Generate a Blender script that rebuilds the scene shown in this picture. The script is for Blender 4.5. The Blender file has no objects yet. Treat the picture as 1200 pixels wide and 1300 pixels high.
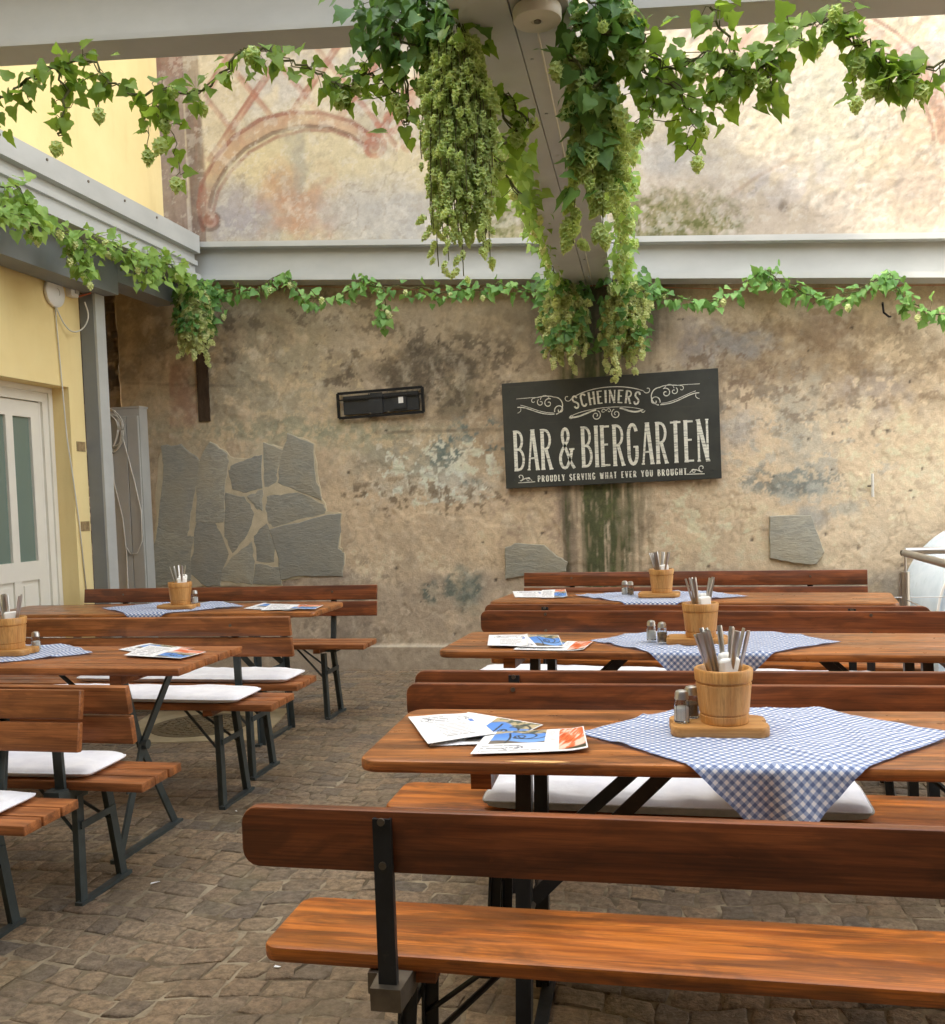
import bpy, bmesh, math, random
import numpy as np
from mathutils import Vector, Matrix
random.seed(7); np.random.seed(7)
S = bpy.context.scene
COL = S.collection
PI = math.pi

# ------------------------------------------------------------------ camera geometry (measured from vanishing points)
F, CX, CY, HC = 1200., 600., 690., 1.38
YAW, PITCH, ROLL = 0.21482619546595846, 0.04651812465642087, 0.035
def cam_axes():
    f = np.array([-math.sin(YAW)*math.cos(PITCH), math.cos(YAW)*math.cos(PITCH), -math.sin(PITCH)])
    r = np.array([math.cos(YAW), math.sin(YAW), 0.]); u = np.cross(r, f)
    c, s = math.cos(ROLL), math.sin(ROLL)
    return c*r - s*u, s*r + c*u, f
RA, UA, FA = cam_axes()
def _ray(u, v): return FA + RA*(u-CX)/F - UA*(v-CY)/F
def onz(u, v, z):
    d = _ray(u, v); t = (z-HC)/d[2]; return Vector((d[0]*t, d[1]*t, z))
def ony(u, v, y):
    d = _ray(u, v); t = y/d[1]; return Vector((d[0]*t, y, d[2]*t+HC))
def onx(u, v, x):
    d = _ray(u, v); t = x/d[0]; return Vector((x, d[1]*t, d[2]*t+HC))
def proj_np(X, Y, Z):
    dx, dy, dz = X, Y, Z-HC
    w = dx*FA[0]+dy*FA[1]+dz*FA[2]
    return CX+F*(dx*RA[0]+dy*RA[1]+dz*RA[2])/w, CY-F*(dx*UA[0]+dy*UA[1]+dz*UA[2])/w

cam = bpy.data.cameras.new('camera'); cam_o = bpy.data.objects.new('camera', cam); COL.objects.link(cam_o)
M = Matrix(((RA[0], UA[0], -FA[0], 0), (RA[1], UA[1], -FA[1], 0), (RA[2], UA[2], -FA[2], HC), (0, 0, 0, 1)))
cam_o.matrix_world = M
cam.sensor_fit = 'HORIZONTAL'; cam.sensor_width = 36.; cam.lens = 36.*F/1200.
cam.shift_x = 0.; cam.shift_y = (CY-650.)/1200.
cam.clip_start = .05; cam.clip_end = 3000.
S.camera = cam_o

# ------------------------------------------------------------------ light
SUN_DIR = Vector((1.0, .085, -.95)).normalized()       # the way the light travels
el = math.asin(-SUN_DIR.z); az = math.atan2(-SUN_DIR.x, -SUN_DIR.y)
w = bpy.data.worlds.new('World'); S.world = w; w.use_nodes = True
nt = w.node_tree; bg = nt.nodes['Background']
sky = nt.nodes.new('ShaderNodeTexSky'); sky.sky_type = 'NISHITA'; sky.sun_disc = False
sky.sun_elevation = el; sky.sun_rotation = az; sky.air_density = 1.0; sky.dust_density = 4.0; sky.ozone_density = 1.0
hs = nt.nodes.new('ShaderNodeHueSaturation'); hs.inputs['Saturation'].default_value = .34      # thin bright cloud
nt.links.new(sky.outputs[0], hs.inputs['Color'])
wm = nt.nodes.new('ShaderNodeMix'); wm.data_type = 'RGBA'; wm.blend_type = 'MULTIPLY'; wm.inputs[0].default_value = 1.; wm.inputs[7].default_value = (1., .98, .935, 1)
nt.links.new(hs.outputs[0], wm.inputs[6]); nt.links.new(wm.outputs[2], bg.inputs[0]); bg.inputs[1].default_value = .15
sl = bpy.data.lights.new('sun', 'SUN'); sl.energy = 3.4; sl.angle = math.radians(1.0); sl.color = (1, .93, .8)
so = bpy.data.objects.new('sun', sl); COL.objects.link(so)
so.rotation_euler = SUN_DIR.to_track_quat('-Z', 'Y').to_euler(); so.location = (-8, -4, 14)
S.view_settings.view_transform = 'Standard'; S.view_settings.look = 'None'
S.view_settings.exposure = 3.22; S.view_settings.gamma = 1.0
S.cycles.max_bounces = 8; S.cycles.diffuse_bounces = 5; S.cycles.glossy_bounces = 4
S.cycles.use_denoising = True

# ------------------------------------------------------------------ naming helpers
def tag(o, label=None, cat=None, group=None, kind=None):
    if label: o['label'] = label
    if cat: o['category'] = cat
    if group: o['group'] = group
    if kind: o['kind'] = kind
    return o
def empty(name, loc=(0, 0, 0), rz=0., label=None, cat=None, group=None):
    o = bpy.data.objects.new(name, None); COL.objects.link(o); o.empty_display_size = .1
    o.location = loc; o.rotation_euler = (0, 0, rz)
    return tag(o, label, cat, group)
def kids(o): return [c for c in bpy.data.objects if c.parent == o]
def copy_tree(o, parent=None):
    c = o.copy(); COL.objects.link(c); c.parent = parent
    for ch in kids(o): copy_tree(ch, c)
    return c

# ------------------------------------------------------------------ mesh builder
class MB:
    def __init__(s): s.v = []; s.f = []; s.m = []; s.uv = None
    def add(s, vs, fs, m=0):
        b = len(s.v); s.v.extend([tuple(p) for p in vs])
        for f in fs: s.f.append(tuple(i+b for i in f)); s.m.append(m)
    def box(s, a, b, m=0):
        x0, y0, z0 = a; x1, y1, z1 = b
        s.add([(x0,y0,z0),(x1,y0,z0),(x1,y1,z0),(x0,y1,z0),(x0,y0,z1),(x1,y0,z1),(x1,y1,z1),(x0,y1,z1)],
              [(0,3,2,1),(4,5,6,7),(0,1,5,4),(1,2,6,5),(2,3,7,6),(3,0,4,7)], m)
    def rings(s, rings, m=0, cap=True, close=True):
        n = len(rings[0]); vs = [p for r in rings for p in r]; fs = []
        for i in range(len(rings)-1):
            for j in range(n if close else n-1):
                k = (j+1) % n; fs.append((i*n+j, i*n+k, (i+1)*n+k, (i+1)*n+j))
        if cap:
            fs.append(tuple(range(n-1, -1, -1))); fs.append(tuple((len(rings)-1)*n+i for i in range(n)))
        s.add(vs, fs, m)
    def board(s, L, W, T, c=(0,0,0), r=.02, e=.004, axis='z', m=0, seg=4):
        """rounded plank: L along x, W across, T thick; axis = thickness direction"""
        out = []
        hx, hy = L/2, W/2
        def outline(ins):
            rr = max(r-ins, .0005); pts = []
            for (sx, sy, a0) in ((1,1,0),(-1,1,PI/2),(-1,-1,PI),(1,-1,1.5*PI)):
                for k in range(seg+1):
                    a = a0+PI/2*k/seg
                    pts.append((sx*(hx-ins-rr)+rr*math.cos(a), sy*(hy-ins-rr)+rr*math.sin(a)))
            return pts
        lv = [(-T/2, e), (-T/2+e*.3, e*.3), (-T/2+e, 0), (T/2-e, 0), (T/2-e*.3, e*.3), (T/2, e)]
        for z, ins in lv:
            ring = []
            for x, y in outline(ins):
                p = (x, y, z) if axis == 'z' else (x, -z, y)
                ring.append((p[0]+c[0], p[1]+c[1], p[2]+c[2]))
            out.append(ring)
        s.rings(out, m)
    def tube(s, pts, r, n=8, m=0, cap=True):
        pts = [Vector(p) for p in pts]; rs = r if isinstance(r, (list, tuple)) else [r]*len(pts)
        rings = []; ref = None
        for i, p in enumerate(pts):
            t = (pts[min(i+1, len(pts)-1)]-pts[max(i-1, 0)]).normalized()
            if ref is None or abs(ref.dot(t)) > .98: ref = Vector((0,0,1)) if abs(t.z) < .9 else Vector((1,0,0))
            a = t.cross(ref).normalized(); b = a.cross(t).normalized(); ref = b
            rings.append([tuple(p+a*rs[i]*math.cos(2*PI*k/n)+b*rs[i]*math.sin(2*PI*k/n)) for k in range(n)])
        s.rings(rings, m, cap)
    def bar(s, p0, p1, w, h, up=(0,0,1), m=0):
        """rectangular bar from p0 to p1"""
        p0, p1 = Vector(p0), Vector(p1); t = (p1-p0).normalized(); up = Vector(up)
        a = t.cross(up)
        if a.length < 1e-4: a = t.cross(Vector((0,1,0)))
        a.normalize(); b = a.cross(t).normalized()
        q = [a*w/2+b*h/2, -a*w/2+b*h/2, -a*w/2-b*h/2, a*w/2-b*h/2]
        s.rings([[tuple(p0+k) for k in q], [tuple(p1+k) for k in q]], m)
    def lathe(s, prof, c=(0,0,0), n=32, m=0, cap=True):
        s.rings([[(c[0]+r*math.cos(2*PI*k/n), c[1]+r*math.sin(2*PI*k/n), c[2]+z) for k in range(n)] for r, z in prof], m, cap)
    def sweep(s, prof, p0, p1, m=0, cap=True):
        """prof: list of (side, up) offsets, swept straight from p0 to p1 without shear of the z axis"""
        p0, p1 = Vector(p0), Vector(p1); t = p1-p0; a = Vector((t.y, -t.x, 0)).normalized()
        s.rings([[tuple(p+a*q[0]+Vector((0,0,q[1]))) for q in prof] for p in (p0, p1)], m, cap)
    def build(s, name, mats, parent=None, smooth=False, angle=None):
        me = bpy.data.meshes.new(name); me.from_pydata(s.v, [], s.f)
        mats = mats if isinstance(mats, (list, tuple)) else [mats]
        for k in mats: me.materials.append(k)
        if len(mats) > 1: me.polygons.foreach_set('material_index', s.m)
        me.update()
        bm = bmesh.new(); bm.from_mesh(me); bmesh.ops.recalc_face_normals(bm, faces=bm.faces); bm.to_mesh(me); bm.free()
        if smooth:
            me.polygons.foreach_set('use_smooth', [True]*len(me.polygons))
            if angle: me.set_sharp_from_angle(angle=math.radians(angle))
        o = bpy.data.objects.new(name, me); COL.objects.link(o); o.parent = parent
        return o
def grid_obj(name, P, mat, parent=None, col=None, uv=None, smooth=True):
    """P: (ny, nx, 3) array -> mesh object with optional colour attribute / uv"""
    ny, nx = P.shape[:2]; me = bpy.data.meshes.new(name)
    idx = np.arange(ny*nx).reshape(ny, nx)
    q = np.stack([idx[:-1,:-1], idx[:-1,1:], idx[1:,1:], idx[1:,:-1]], -1).reshape(-1, 4)
    me.vertices.add(ny*nx); me.vertices.foreach_set('co', P.reshape(-1).astype(np.float32))
    me.loops.add(q.size); me.loops.foreach_set('vertex_index', q.reshape(-1).astype(np.int32))
    me.polygons.add(len(q)); me.polygons.foreach_set('loop_start', (np.arange(len(q))*4).astype(np.int32))
    me.polygons.foreach_set('loop_total', np.full(len(q), 4, np.int32))
    me.update(calc_edges=True); me.validate()
    if smooth: me.polygons.foreach_set('use_smooth', np.ones(len(q), bool))
    if col is not None:
        a = me.color_attributes.new('Col', 'FLOAT_COLOR', 'POINT')
        c4 = np.ones((ny*nx, 4), np.float32); c4[:, :3] = col.reshape(-1, 3); a.data.foreach_set('color', c4.reshape(-1))
    if uv is not None:
        l = me.uv_layers.new(name='UVMap'); l.data.foreach_set('uv', uv.reshape(-1, 2)[q.reshape(-1)].reshape(-1).astype(np.float32))
    me.materials.append(mat)
    o = bpy.data.objects.new(name, me); COL.objects.link(o); o.parent = parent
    return o

def lin(r, g=None, b=None):
    if g is None: r, g, b = r
    f = lambda c: c/12.92 if c <= .04045 else ((c+.055)/1.055)**2.4
    return (f(r/255.), f(g/255.), f(b/255.))
# numpy fractal noise on arrays of coordinates
def vnoise(x, y, seed=0):
    xi = np.floor(x).astype(np.int64); yi = np.floor(y).astype(np.int64); fx = x-xi; fy = y-yi
    fx = fx*fx*(3-2*fx); fy = fy*fy*(3-2*fy)
    def h(a, b):
        n = (a*374761393 + b*668265263 + seed*974711) & 0x7fffffff
        n = ((n ^ (n >> 13))*1274126177) & 0x7fffffff
        n = (n ^ (n >> 16)) & 0xffff
        return n/65535.
    return (h(xi,yi)*(1-fx)+h(xi+1,yi)*fx)*(1-fy)+(h(xi,yi+1)*(1-fx)+h(xi+1,yi+1)*fx)*fy
def fbm(x, y, seed=0, oct=5, lac=2.03, gain=.5):
    s = 0.; a = 1.; t = 0.
    for i in range(oct):
        s = s+a*vnoise(x+i*17.3, y-i*9.1, seed+i*31); t += a; a *= gain; x = x*lac; y = y*lac
    return s/t
def sstep(a, b, x):
    t = np.clip((x-a)/(b-a), 0, 1); return t*t*(3-2*t)

def smooth(pts, it=2):
    pts = [Vector(p) for p in pts]
    for _ in range(it):
        q = [pts[0]]
        for a, b in zip(pts[:-1], pts[1:]): q += [a.lerp(b, .25), a.lerp(b, .75)]
        pts = q+[pts[-1]]
    return pts
# ------------------------------------------------------------------ materials
class N:
    def __init__(s, name):
        s.mat = bpy.data.materials.new(name); s.mat.use_nodes = True; s.t = s.mat.node_tree
        s.b = s.t.nodes['Principled BSDF']; s.out = s.t.nodes['Material Output']
    def n(s, kind, **kw):
        k = s.t.nodes.new(kind)
        for a, v in kw.items(): setattr(k, a, v)
        return k
    def l(s, a, b): s.t.links.new(a, b)
    def val(s, sock, v):
        if hasattr(v, 'links') or hasattr(v, 'is_linked'): s.l(v, sock)
        else: sock.default_value = v
    def mix(s, fac, a, b, mode='MIX'):
        k = s.n('ShaderNodeMix', data_type='RGBA', blend_type=mode)
        for sock, v in ((k.inputs[0], fac), (k.inputs[6], a), (k.inputs[7], b)):
            if isinstance(v, (int, float)): sock.default_value = v
            elif isinstance(v, tuple): sock.default_value = (v[0], v[1], v[2], 1)
            else: s.l(v, sock)
        return k.outputs[2]
    def math(s, op, a, b=0., c=None, clamp=False):
        k = s.n('ShaderNodeMath', operation=op, use_clamp=clamp)
        for sock, v in zip(k.inputs, (a, b) if c is None else (a, b, c)):
            if isinstance(v, (int, float)): sock.default_value = v
            else: s.l(v, sock)
        return k.outputs[0]
    def ramp(s, fac, *stops):
        k = s.n('ShaderNodeValToRGB'); el = k.color_ramp.elements
        while len(el) < len(stops): el.new(.5)
        for e, (p, c) in zip(el, stops):
            e.position = p; e.color = (c, c, c, 1) if isinstance(c, (int, float)) else (c[0], c[1], c[2], 1)
        s.l(fac, k.inputs[0]); return k.outputs[0]
    def coord(s, scale=(1,1,1), rnd=0., kind='Object', rot=(0,0,0)):
        tc = s.n('ShaderNodeTexCoord'); mp = s.n('ShaderNodeMapping'); mp.inputs['Scale'].default_value = scale
        mp.inputs['Rotation'].default_value = rot
        s.l(tc.outputs[kind], mp.inputs['Vector'])
        if rnd:
            oi = s.n('ShaderNodeObjectInfo'); cb = s.n('ShaderNodeCombineXYZ')
            for i in range(3): s.l(s.math('MULTIPLY', oi.outputs['Random'], rnd*(i+1.37)), cb.inputs[i])
            s.l(cb.outputs[0], mp.inputs['Location'])
        return mp.outputs[0]
    def noise(s, vec, scale=5., detail=4., rough=.55, dist=0.):
        k = s.n('ShaderNodeTexNoise'); k.inputs['Scale'].default_value = scale; k.inputs['Detail'].default_value = detail
        k.inputs['Roughness'].default_value = rough; k.inputs['Distortion'].default_value = dist
        if vec is not None: s.l(vec, k.inputs['Vector'])
        return k.outputs[0]
    def vor(s, vec, scale, feature='F1', out='Distance'):
        k = s.n('ShaderNodeTexVoronoi', feature=feature); k.inputs['Scale'].default_value = scale
        s.l(vec, k.inputs['Vector']); return k.outputs[out]
    def bump(s, h, strength=.3, dist=.01):
        k = s.n('ShaderNodeBump'); k.inputs['Strength'].default_value = strength; k.inputs['Distance'].default_value = dist
        s.l(h, k.inputs['Height']); s.l(k.outputs[0], s.b.inputs['Normal'])
    def set(s, color=None, rough=None, metal=None, spec=None, **kw):
        for nm, v in (('Base Color', color), ('Roughness', rough), ('Metallic', metal), ('Specular IOR Level', spec)):
            if v is None: continue
            sock = s.b.inputs[nm]
            if isinstance(v, tuple): sock.default_value = (v[0], v[1], v[2], 1)
            elif isinstance(v, (int, float)): sock.default_value = v
            else: s.l(v, sock)
        for nm, v in kw.items(): s.b.inputs[nm.replace('_', ' ')].default_value = v
        return s

def wood(name, light, mid, dark, rough=(.28, .5), knots=.6, wear=.5, coat=0., ax=0):
    m = N(name)
    _c = m.coord
    def coord(sc, rnd): return _c(sc if ax == 0 else (sc[1], sc[2], sc[0]), rnd)
    m.coord = coord
    v = m.coord((1.1, 26, 26), 40.)
    g = m.noise(v, 1.6, 6, .6, .6)
    c = m.mix(m.ramp(g, (.38, 0.), (.60, 1.)), mid, light)
    v2 = m.coord((1.9, 8, 8), 23.)
    b = m.noise(v2, 1.8, 5, .6, .8)
    c = m.mix(m.math('MULTIPLY', m.ramp(b, (.46, 0.), (.58, 1.)), wear*.62), c, dark)
    v3 = m.coord((2.8, 150, 150), 11.)
    fine = m.noise(v3, 1.5, 4, .7)
    c = m.mix(m.math('MULTIPLY', m.ramp(fine, (.46, 0.), (.66, 1.)), .5), c, dark)
    v4 = m.coord((1.6, 6.5, 6.5), 7.)
    k = m.vor(v4, .95)
    c = m.mix(m.math('MULTIPLY', m.ramp(k, (.05, 1.), (.26, 0.)), knots), c, tuple(x*.7 for x in dark))
    v5 = m.coord((1, 1.6, 1.6), 61.)
    dirt = m.noise(v5, 7., 6, .65)
    c = m.mix(m.math('MULTIPLY', m.ramp(dirt, (.55, 0.), (.78, 1.)), .35), c, tuple(x*.55 for x in mid))
    sc_ = m.noise(m.coord((3, 60, 60), 3.), 3., 3, .8)
    c = m.mix(m.math('MULTIPLY', m.ramp(sc_, (.66, 0.), (.70, 1.)), .3), c, tuple(min(1, x*1.3) for x in light))
    c = m.mix(m.math('MULTIPLY', m.ramp(m.noise(m.coord((9, 14, 14), 77.), 2.2, 8, .75), (.66, 0.), (.71, 1.)), .35), c, tuple(min(1, x*1.35) for x in light))
    r = m.ramp(m.noise(v5, 11., 5, .6), (.3, rough[0]), (.75, rough[1]))
    m.set(color=c, rough=r, spec=.45)
    if coat: m.set(Coat_Weight=coat, Coat_Roughness=.25)
    m.bump(m.math('ADD', m.math('MULTIPLY', g, .6), m.math('MULTIPLY', fine, .5)), .22, .002)
    return m.mat
def plain(name, c, rough=.5, metal=0., var=.12, scale=9., bump=0., spec=.4, edge=None, sc=(1,1,1)):
    m = N(name); v = m.coord(sc, 13.)
    n = m.noise(v, scale, 6, .6)
    col = m.mix(m.ramp(n, (.3, 0.), (.7, 1.)), tuple(x*(1-var) for x in c), tuple(min(1, x*(1+var)) for x in c))
    if edge is not None:
        col = m.mix(m.ramp(m.noise(v, scale*2.3, 7, .7), (.62, 0.), (.7, .8)), col, edge)
    m.set(color=col, rough=m.ramp(m.noise(v, scale*1.7, 4), (.3, max(0, rough-.08)), (.7, min(1, rough+.08))), metal=metal, spec=spec)
    if bump: m.bump(m.noise(v, scale*6, 6, .6), bump, .004)
    return m.mat

MT = {}
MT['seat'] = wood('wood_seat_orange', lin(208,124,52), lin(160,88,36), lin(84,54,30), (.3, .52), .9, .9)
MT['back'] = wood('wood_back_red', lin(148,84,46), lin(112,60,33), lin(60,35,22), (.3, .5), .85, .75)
MT['table'] = wood('wood_table', lin(192,122,64), lin(132,80,43), lin(72,46,29), (.26, .46), .85, .85)
MT['slat'] = wood('wood_slat', lin(186,118,68), lin(146,88,50), lin(84,52,32), (.3, .5), .6, .7)
MT['pine'] = wood('wood_tub', lin(208,158,92), lin(190,134,70), lin(140,92,46), (.4, .6), .15, .4, ax=2)
MT['pineX'] = wood('wood_tray', lin(208,158,92), lin(188,132,70), lin(136,90,46), (.4, .6), .25, .4)
MT['steel'] = plain('painted_steel_black', lin(46,48,50), .42, .3, .25, 14, .15, .5, edge=lin(74,70,64))
MT['steelL'] = plain('painted_steel_grey', lin(66,74,74), .45, .2, .2, 14, .12, .5, edge=lin(84,84,78))
MT['zinc'] = plain('zinc_fitting', lin(120,112,100), .42, .8, .2, 22, .1)
MT['inox'] = plain('stainless', lin(196,194,190), .36, 1., .04, 6)
MT['beam'] = plain('beam_paint', lin(176,177,172), .5, .0, .09, 2.5, .05, .4, sc=(1,1,2))
MT['beamShade'] = plain('beam_paint_shaded', lin(124,128,130), .55, .0, .08, 3, .03)  # darker copy of the beam paint for parts lying in shade
MT['white'] = plain('white_paint', lin(226,222,208), .4, 0., .03, 4, .03)
MT['plastic'] = plain('white_plastic', lin(228,226,220), .35, 0., .02, 5)
MT['cable'] = plain('cable_white', lin(206,202,190), .5)
MT['cableO'] = plain('cable_orange', lin(180,100,66), .5)
MT['cab'] = plain('cabinet_grey', lin(176,175,168), .5, .0, .08, 3, .04)
MT['blackm'] = plain('bracket_black', lin(30,30,31), .45, .5, .2, 18)
MT['paper'] = plain('paper', lin(240,240,238), .5, 0., .02, 4)
# attribute based paint (drawn once at build time, fixed to the surface), with node detail on top
def attr_mat(name, rough=.85, detail=.3, sc=22., bump=.5, bdist=.006, spec=.2, kind='Object'):
    m = N(name); a = m.n('ShaderNodeVertexColor', layer_name='Col')
    v = m.coord((1, 1, 1)); n1 = m.noise(v, sc, 8, .68); n2 = m.noise(v, sc*5, 5, .7)
    f = m.math('ADD', m.math('MULTIPLY', n1, .7), m.math('MULTIPLY', n2, .3))
    hi = m.mix(1., a.outputs[0], (1+detail,)*3, 'MULTIPLY'); lo = m.mix(1., a.outputs[0], (1-detail,)*3, 'MULTIPLY')
    c = m.mix(m.ramp(f, (.32, 0.), (.68, 1.)), lo, hi)
    m.set(color=c, rough=rough, spec=spec)
    if bump: m.bump(m.math('ADD', n1, m.math('MULTIPLY', n2, .4)), bump, bdist)
    return m.mat
MT['plaster'] = attr_mat('weathered_plaster', .88, .17, 20., .6, .012)
MT['mural'] = attr_mat('painted_plaster', .85, .12, 18., .35, .008)
MT['print'] = attr_mat('printed_paper', .42, .02, 60., 0, spec=.4)

def stone_mat():
    m = N('slate_stone'); v = m.coord((1,1,1), 0.); v2 = m.coord((3, 3, 9), 0., rot=(0, .5, 0))
    isl = m.n('ShaderNodeObjectInfo')
    n = m.noise(v2, 5., 8, .65, .8); b = m.noise(v, 4., 4)
    c = m.mix(m.ramp(n, (.3, 0.), (.7, 1.)), lin(138,137,125), lin(176,171,152))
    c = m.mix(m.math('MULTIPLY', m.ramp(b, (.4, 0.), (.65, 1.)), .6), c, lin(176,164,136))
    c = m.mix(m.math('MULTIPLY', isl.outputs['Random'], .45), c, lin(128,129,124))
    c = m.mix(m.math('MULTIPLY', m.math('FRACT', m.math('MULTIPLY', isl.outputs['Random'], 7.3)), .35), c, lin(122,120,108))
    m.set(color=c, rough=.75, spec=.3); m.bump(n, .8, .012); return m.mat
MT['stone'] = stone_mat()

def sett_mat():
    m = N('porphyry_sett'); g = m.n('ShaderNodeNewGeometry'); v = m.coord((1,1,1))
    r = g.outputs['Random Per Island']
    c = m.ramp(r, (0., lin(128,113,95)), (.25, lin(162,140,112)), (.5, lin(118,108,96)), (.75, lin(170,145,114)), (1., lin(142,120,98)))
    n = m.noise(v, 34., 8, .7); big = m.noise(v, 1.6, 4, .6)
    c = m.mix(m.math('MULTIPLY', m.ramp(n, (.38, 0.), (.62, 1.)), .7), c, lin(70,61,52))
    c = m.mix(m.math('MULTIPLY', m.ramp(m.noise(v, 80., 5, .7), (.58, 0.), (.72, 1.)), .5), c, lin(164,150,128))
    c = m.mix(m.math('MULTIPLY', m.ramp(big, (.4, 0.), (.65, 1.)), .5), c, lin(140,120,92))
    c = m.mix(m.math('MULTIPLY', m.ramp(m.noise(v, 2.7, 5, .6), (.55, 0.), (.72, 1.)), .3), c, lin(86,88,56))
    m.set(color=c, rough=m.ramp(n, (.3, .55), (.7, .85)), spec=.35)
    m.bump(m.math('ADD', n, m.math('MULTIPLY', m.noise(v, 120., 4), .5)), 1., .010); return m.mat
def mortar_mat():
    m = N('joint_mortar'); v = m.coord((1,1,1)); n = m.noise(v, 4., 6, .65); f = m.noise(v, 90., 5, .7)
    c = m.mix(m.ramp(n, (.42, 0.), (.6, 1.)), lin(112,99,80), lin(178,163,136))
    c = m.mix(m.math('MULTIPLY', f, .6), c, lin(80,70,56))
    m.set(color=c, rough=.95, spec=.1); m.bump(f, .6, .004); return m.mat
MT['sett'] = sett_mat(); MT['mortar'] = mortar_mat()
MT['earth'] = plain('ground_dirt', lin(110,98,80), .95, 0, .2, 3, .3, .1)

def gingham():
    m = N('gingham_cloth'); uv = m.n('ShaderNodeUVMap'); sp = m.n('ShaderNodeSeparateXYZ'); m.l(uv.outputs[0], sp.inputs[0])
    def st(o):   # uv in metres; 22 mm repeat
        f = m.math('FRACT', m.math('MULTIPLY', o, 1/.0172)); return m.math('LESS_THAN', f, .5)
    a, b = st(sp.outputs[0]), st(sp.outputs[1])
    s = m.math('MULTIPLY', m.math('ADD', a, b), .5)
    c = m.ramp(s, (0., lin(240,241,244)), (.5, lin(158,174,206)), (1., lin(88,110,158)))
    v = m.coord((1,1,1)); n = m.noise(v, 12., 5)
    c = m.mix(m.math('MULTIPLY', n, .2), c, lin(200,205,220))
    m.set(color=c, rough=.85, spec=.15, Sheen_Weight=.2)
    th = m.noise(v, 900., 2); seer = m.noise(v, 60., 3)
    m.bump(m.math('ADD', m.math('MULTIPLY', th, .3), seer), .35, .004)
    # thin cotton lets a little light through
    tr = m.n('ShaderNodeBsdfTranslucent'); m.l(c, tr.inputs[0]); mx = m.n('ShaderNodeMixShader'); mx.inputs[0].default_value = .18
    m.l(m.b.outputs[0], mx.inputs[1]); m.l(tr.outputs[0], mx.inputs[2]); m.l(mx.outputs[0], m.out.inputs[0])
    return m.mat
MT['gingham'] = gingham()
def cushion_mat():
    m = N('white_cotton'); v = m.coord((1,1,1), 9.); n = m.noise(v, 7., 6, .6); f = m.noise(v, 26., 4)
    c = m.mix(m.ramp(n, (.35, 0.), (.75, 1.)), lin(238,238,240), lin(214,214,220))
    m.set(color=c, rough=.9, spec=.1, Sheen_Weight=.15); m.bump(m.math('ADD', n, m.math('MULTIPLY', f, .35)), .4, .012); return m.mat
MT['cushion'] = cushion_mat()
MT['stripe'] = plain('grey_ticking', lin(176,174,170), .9, 0, .12, 40)
def leaf_mat(name, c1, c2, c3, trans=.35):
    m = N(name); g = m.n('ShaderNodeNewGeometry'); v = m.coord((1,1,1)); r = g.outputs['Random Per Island']
    c = m.ramp(r, (0., c1), (.5, c2), (1., c3))
    c = m.mix(m.math('MULTIPLY', m.noise(v, 50., 4), .35), c, tuple(x*1.7 for x in c3))
    m.set(color=c, rough=.5, spec=.35); m.bump(m.noise(v, 140., 3), .25, .003)
    tr = m.n('ShaderNodeBsdfTranslucent'); m.l(m.mix(.5, c, tuple(min(1, x*1.6) for x in (c3[0]*1.3, c3[1]*1.25, c3[2]*.6))), tr.inputs[0])
    mx = m.n('ShaderNodeMixShader'); mx.inputs[0].default_value = trans
    m.l(m.b.outputs[0], mx.inputs[1]); m.l(tr.outputs[0], mx.inputs[2]); m.l(mx.outputs[0], m.out.inputs[0]); return m.mat
MT['ivy'] = leaf_mat('ivy_leaf', lin(66,98,40), lin(92,126,50), lin(128,156,66), .48)
MT['ivyD'] = leaf_mat('ivy_leaf_dark', lin(54,90,48), lin(74,114,58), lin(104,140,72), .32)
MT['ivyL'] = leaf_mat('ivy_leaf_light', lin(84,122,56), lin(112,148,68), lin(148,174,92), .4)
MT['ivy2'] = leaf_mat('ivy_leaf_mid', lin(62,110,56), lin(92,140,70), lin(130,166,92), .3)
MT['hop'] = leaf_mat('hop_cone', lin(124,156,92), lin(158,184,116), lin(194,210,150), .38)
MT['hopW'] = leaf_mat('hop_cone_pale', lin(150,170,104), lin(190,200,140), lin(216,216,166), .3)
MT['vine'] = plain('vine_stem', lin(86,88,50), .8, 0, .2, 20)
def glass_mat(name, tint=(.9, .95, .95), rough=.02):
    m = N(name); m.set(color=tint, rough=rough, Transmission_Weight=1., IOR=1.45); return m.mat
MT['glass'] = glass_mat('shaker_glass', (.93, .95, .94), .03)
MT['door_glass'] = plain('door_pane_glass', lin(112,128,116), .12, 0, .05, 1.5, 0, .7)
MT['salt'] = plain('salt', lin(240,240,238), .9, 0, .03, 30)
MT['pepper'] = plain('pepper', lin(150,130,108), .9, 0, .3, 60)
MT['napkin'] = plain('napkin_paper', lin(236,234,226), .85, 0, .03, 10)

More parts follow.
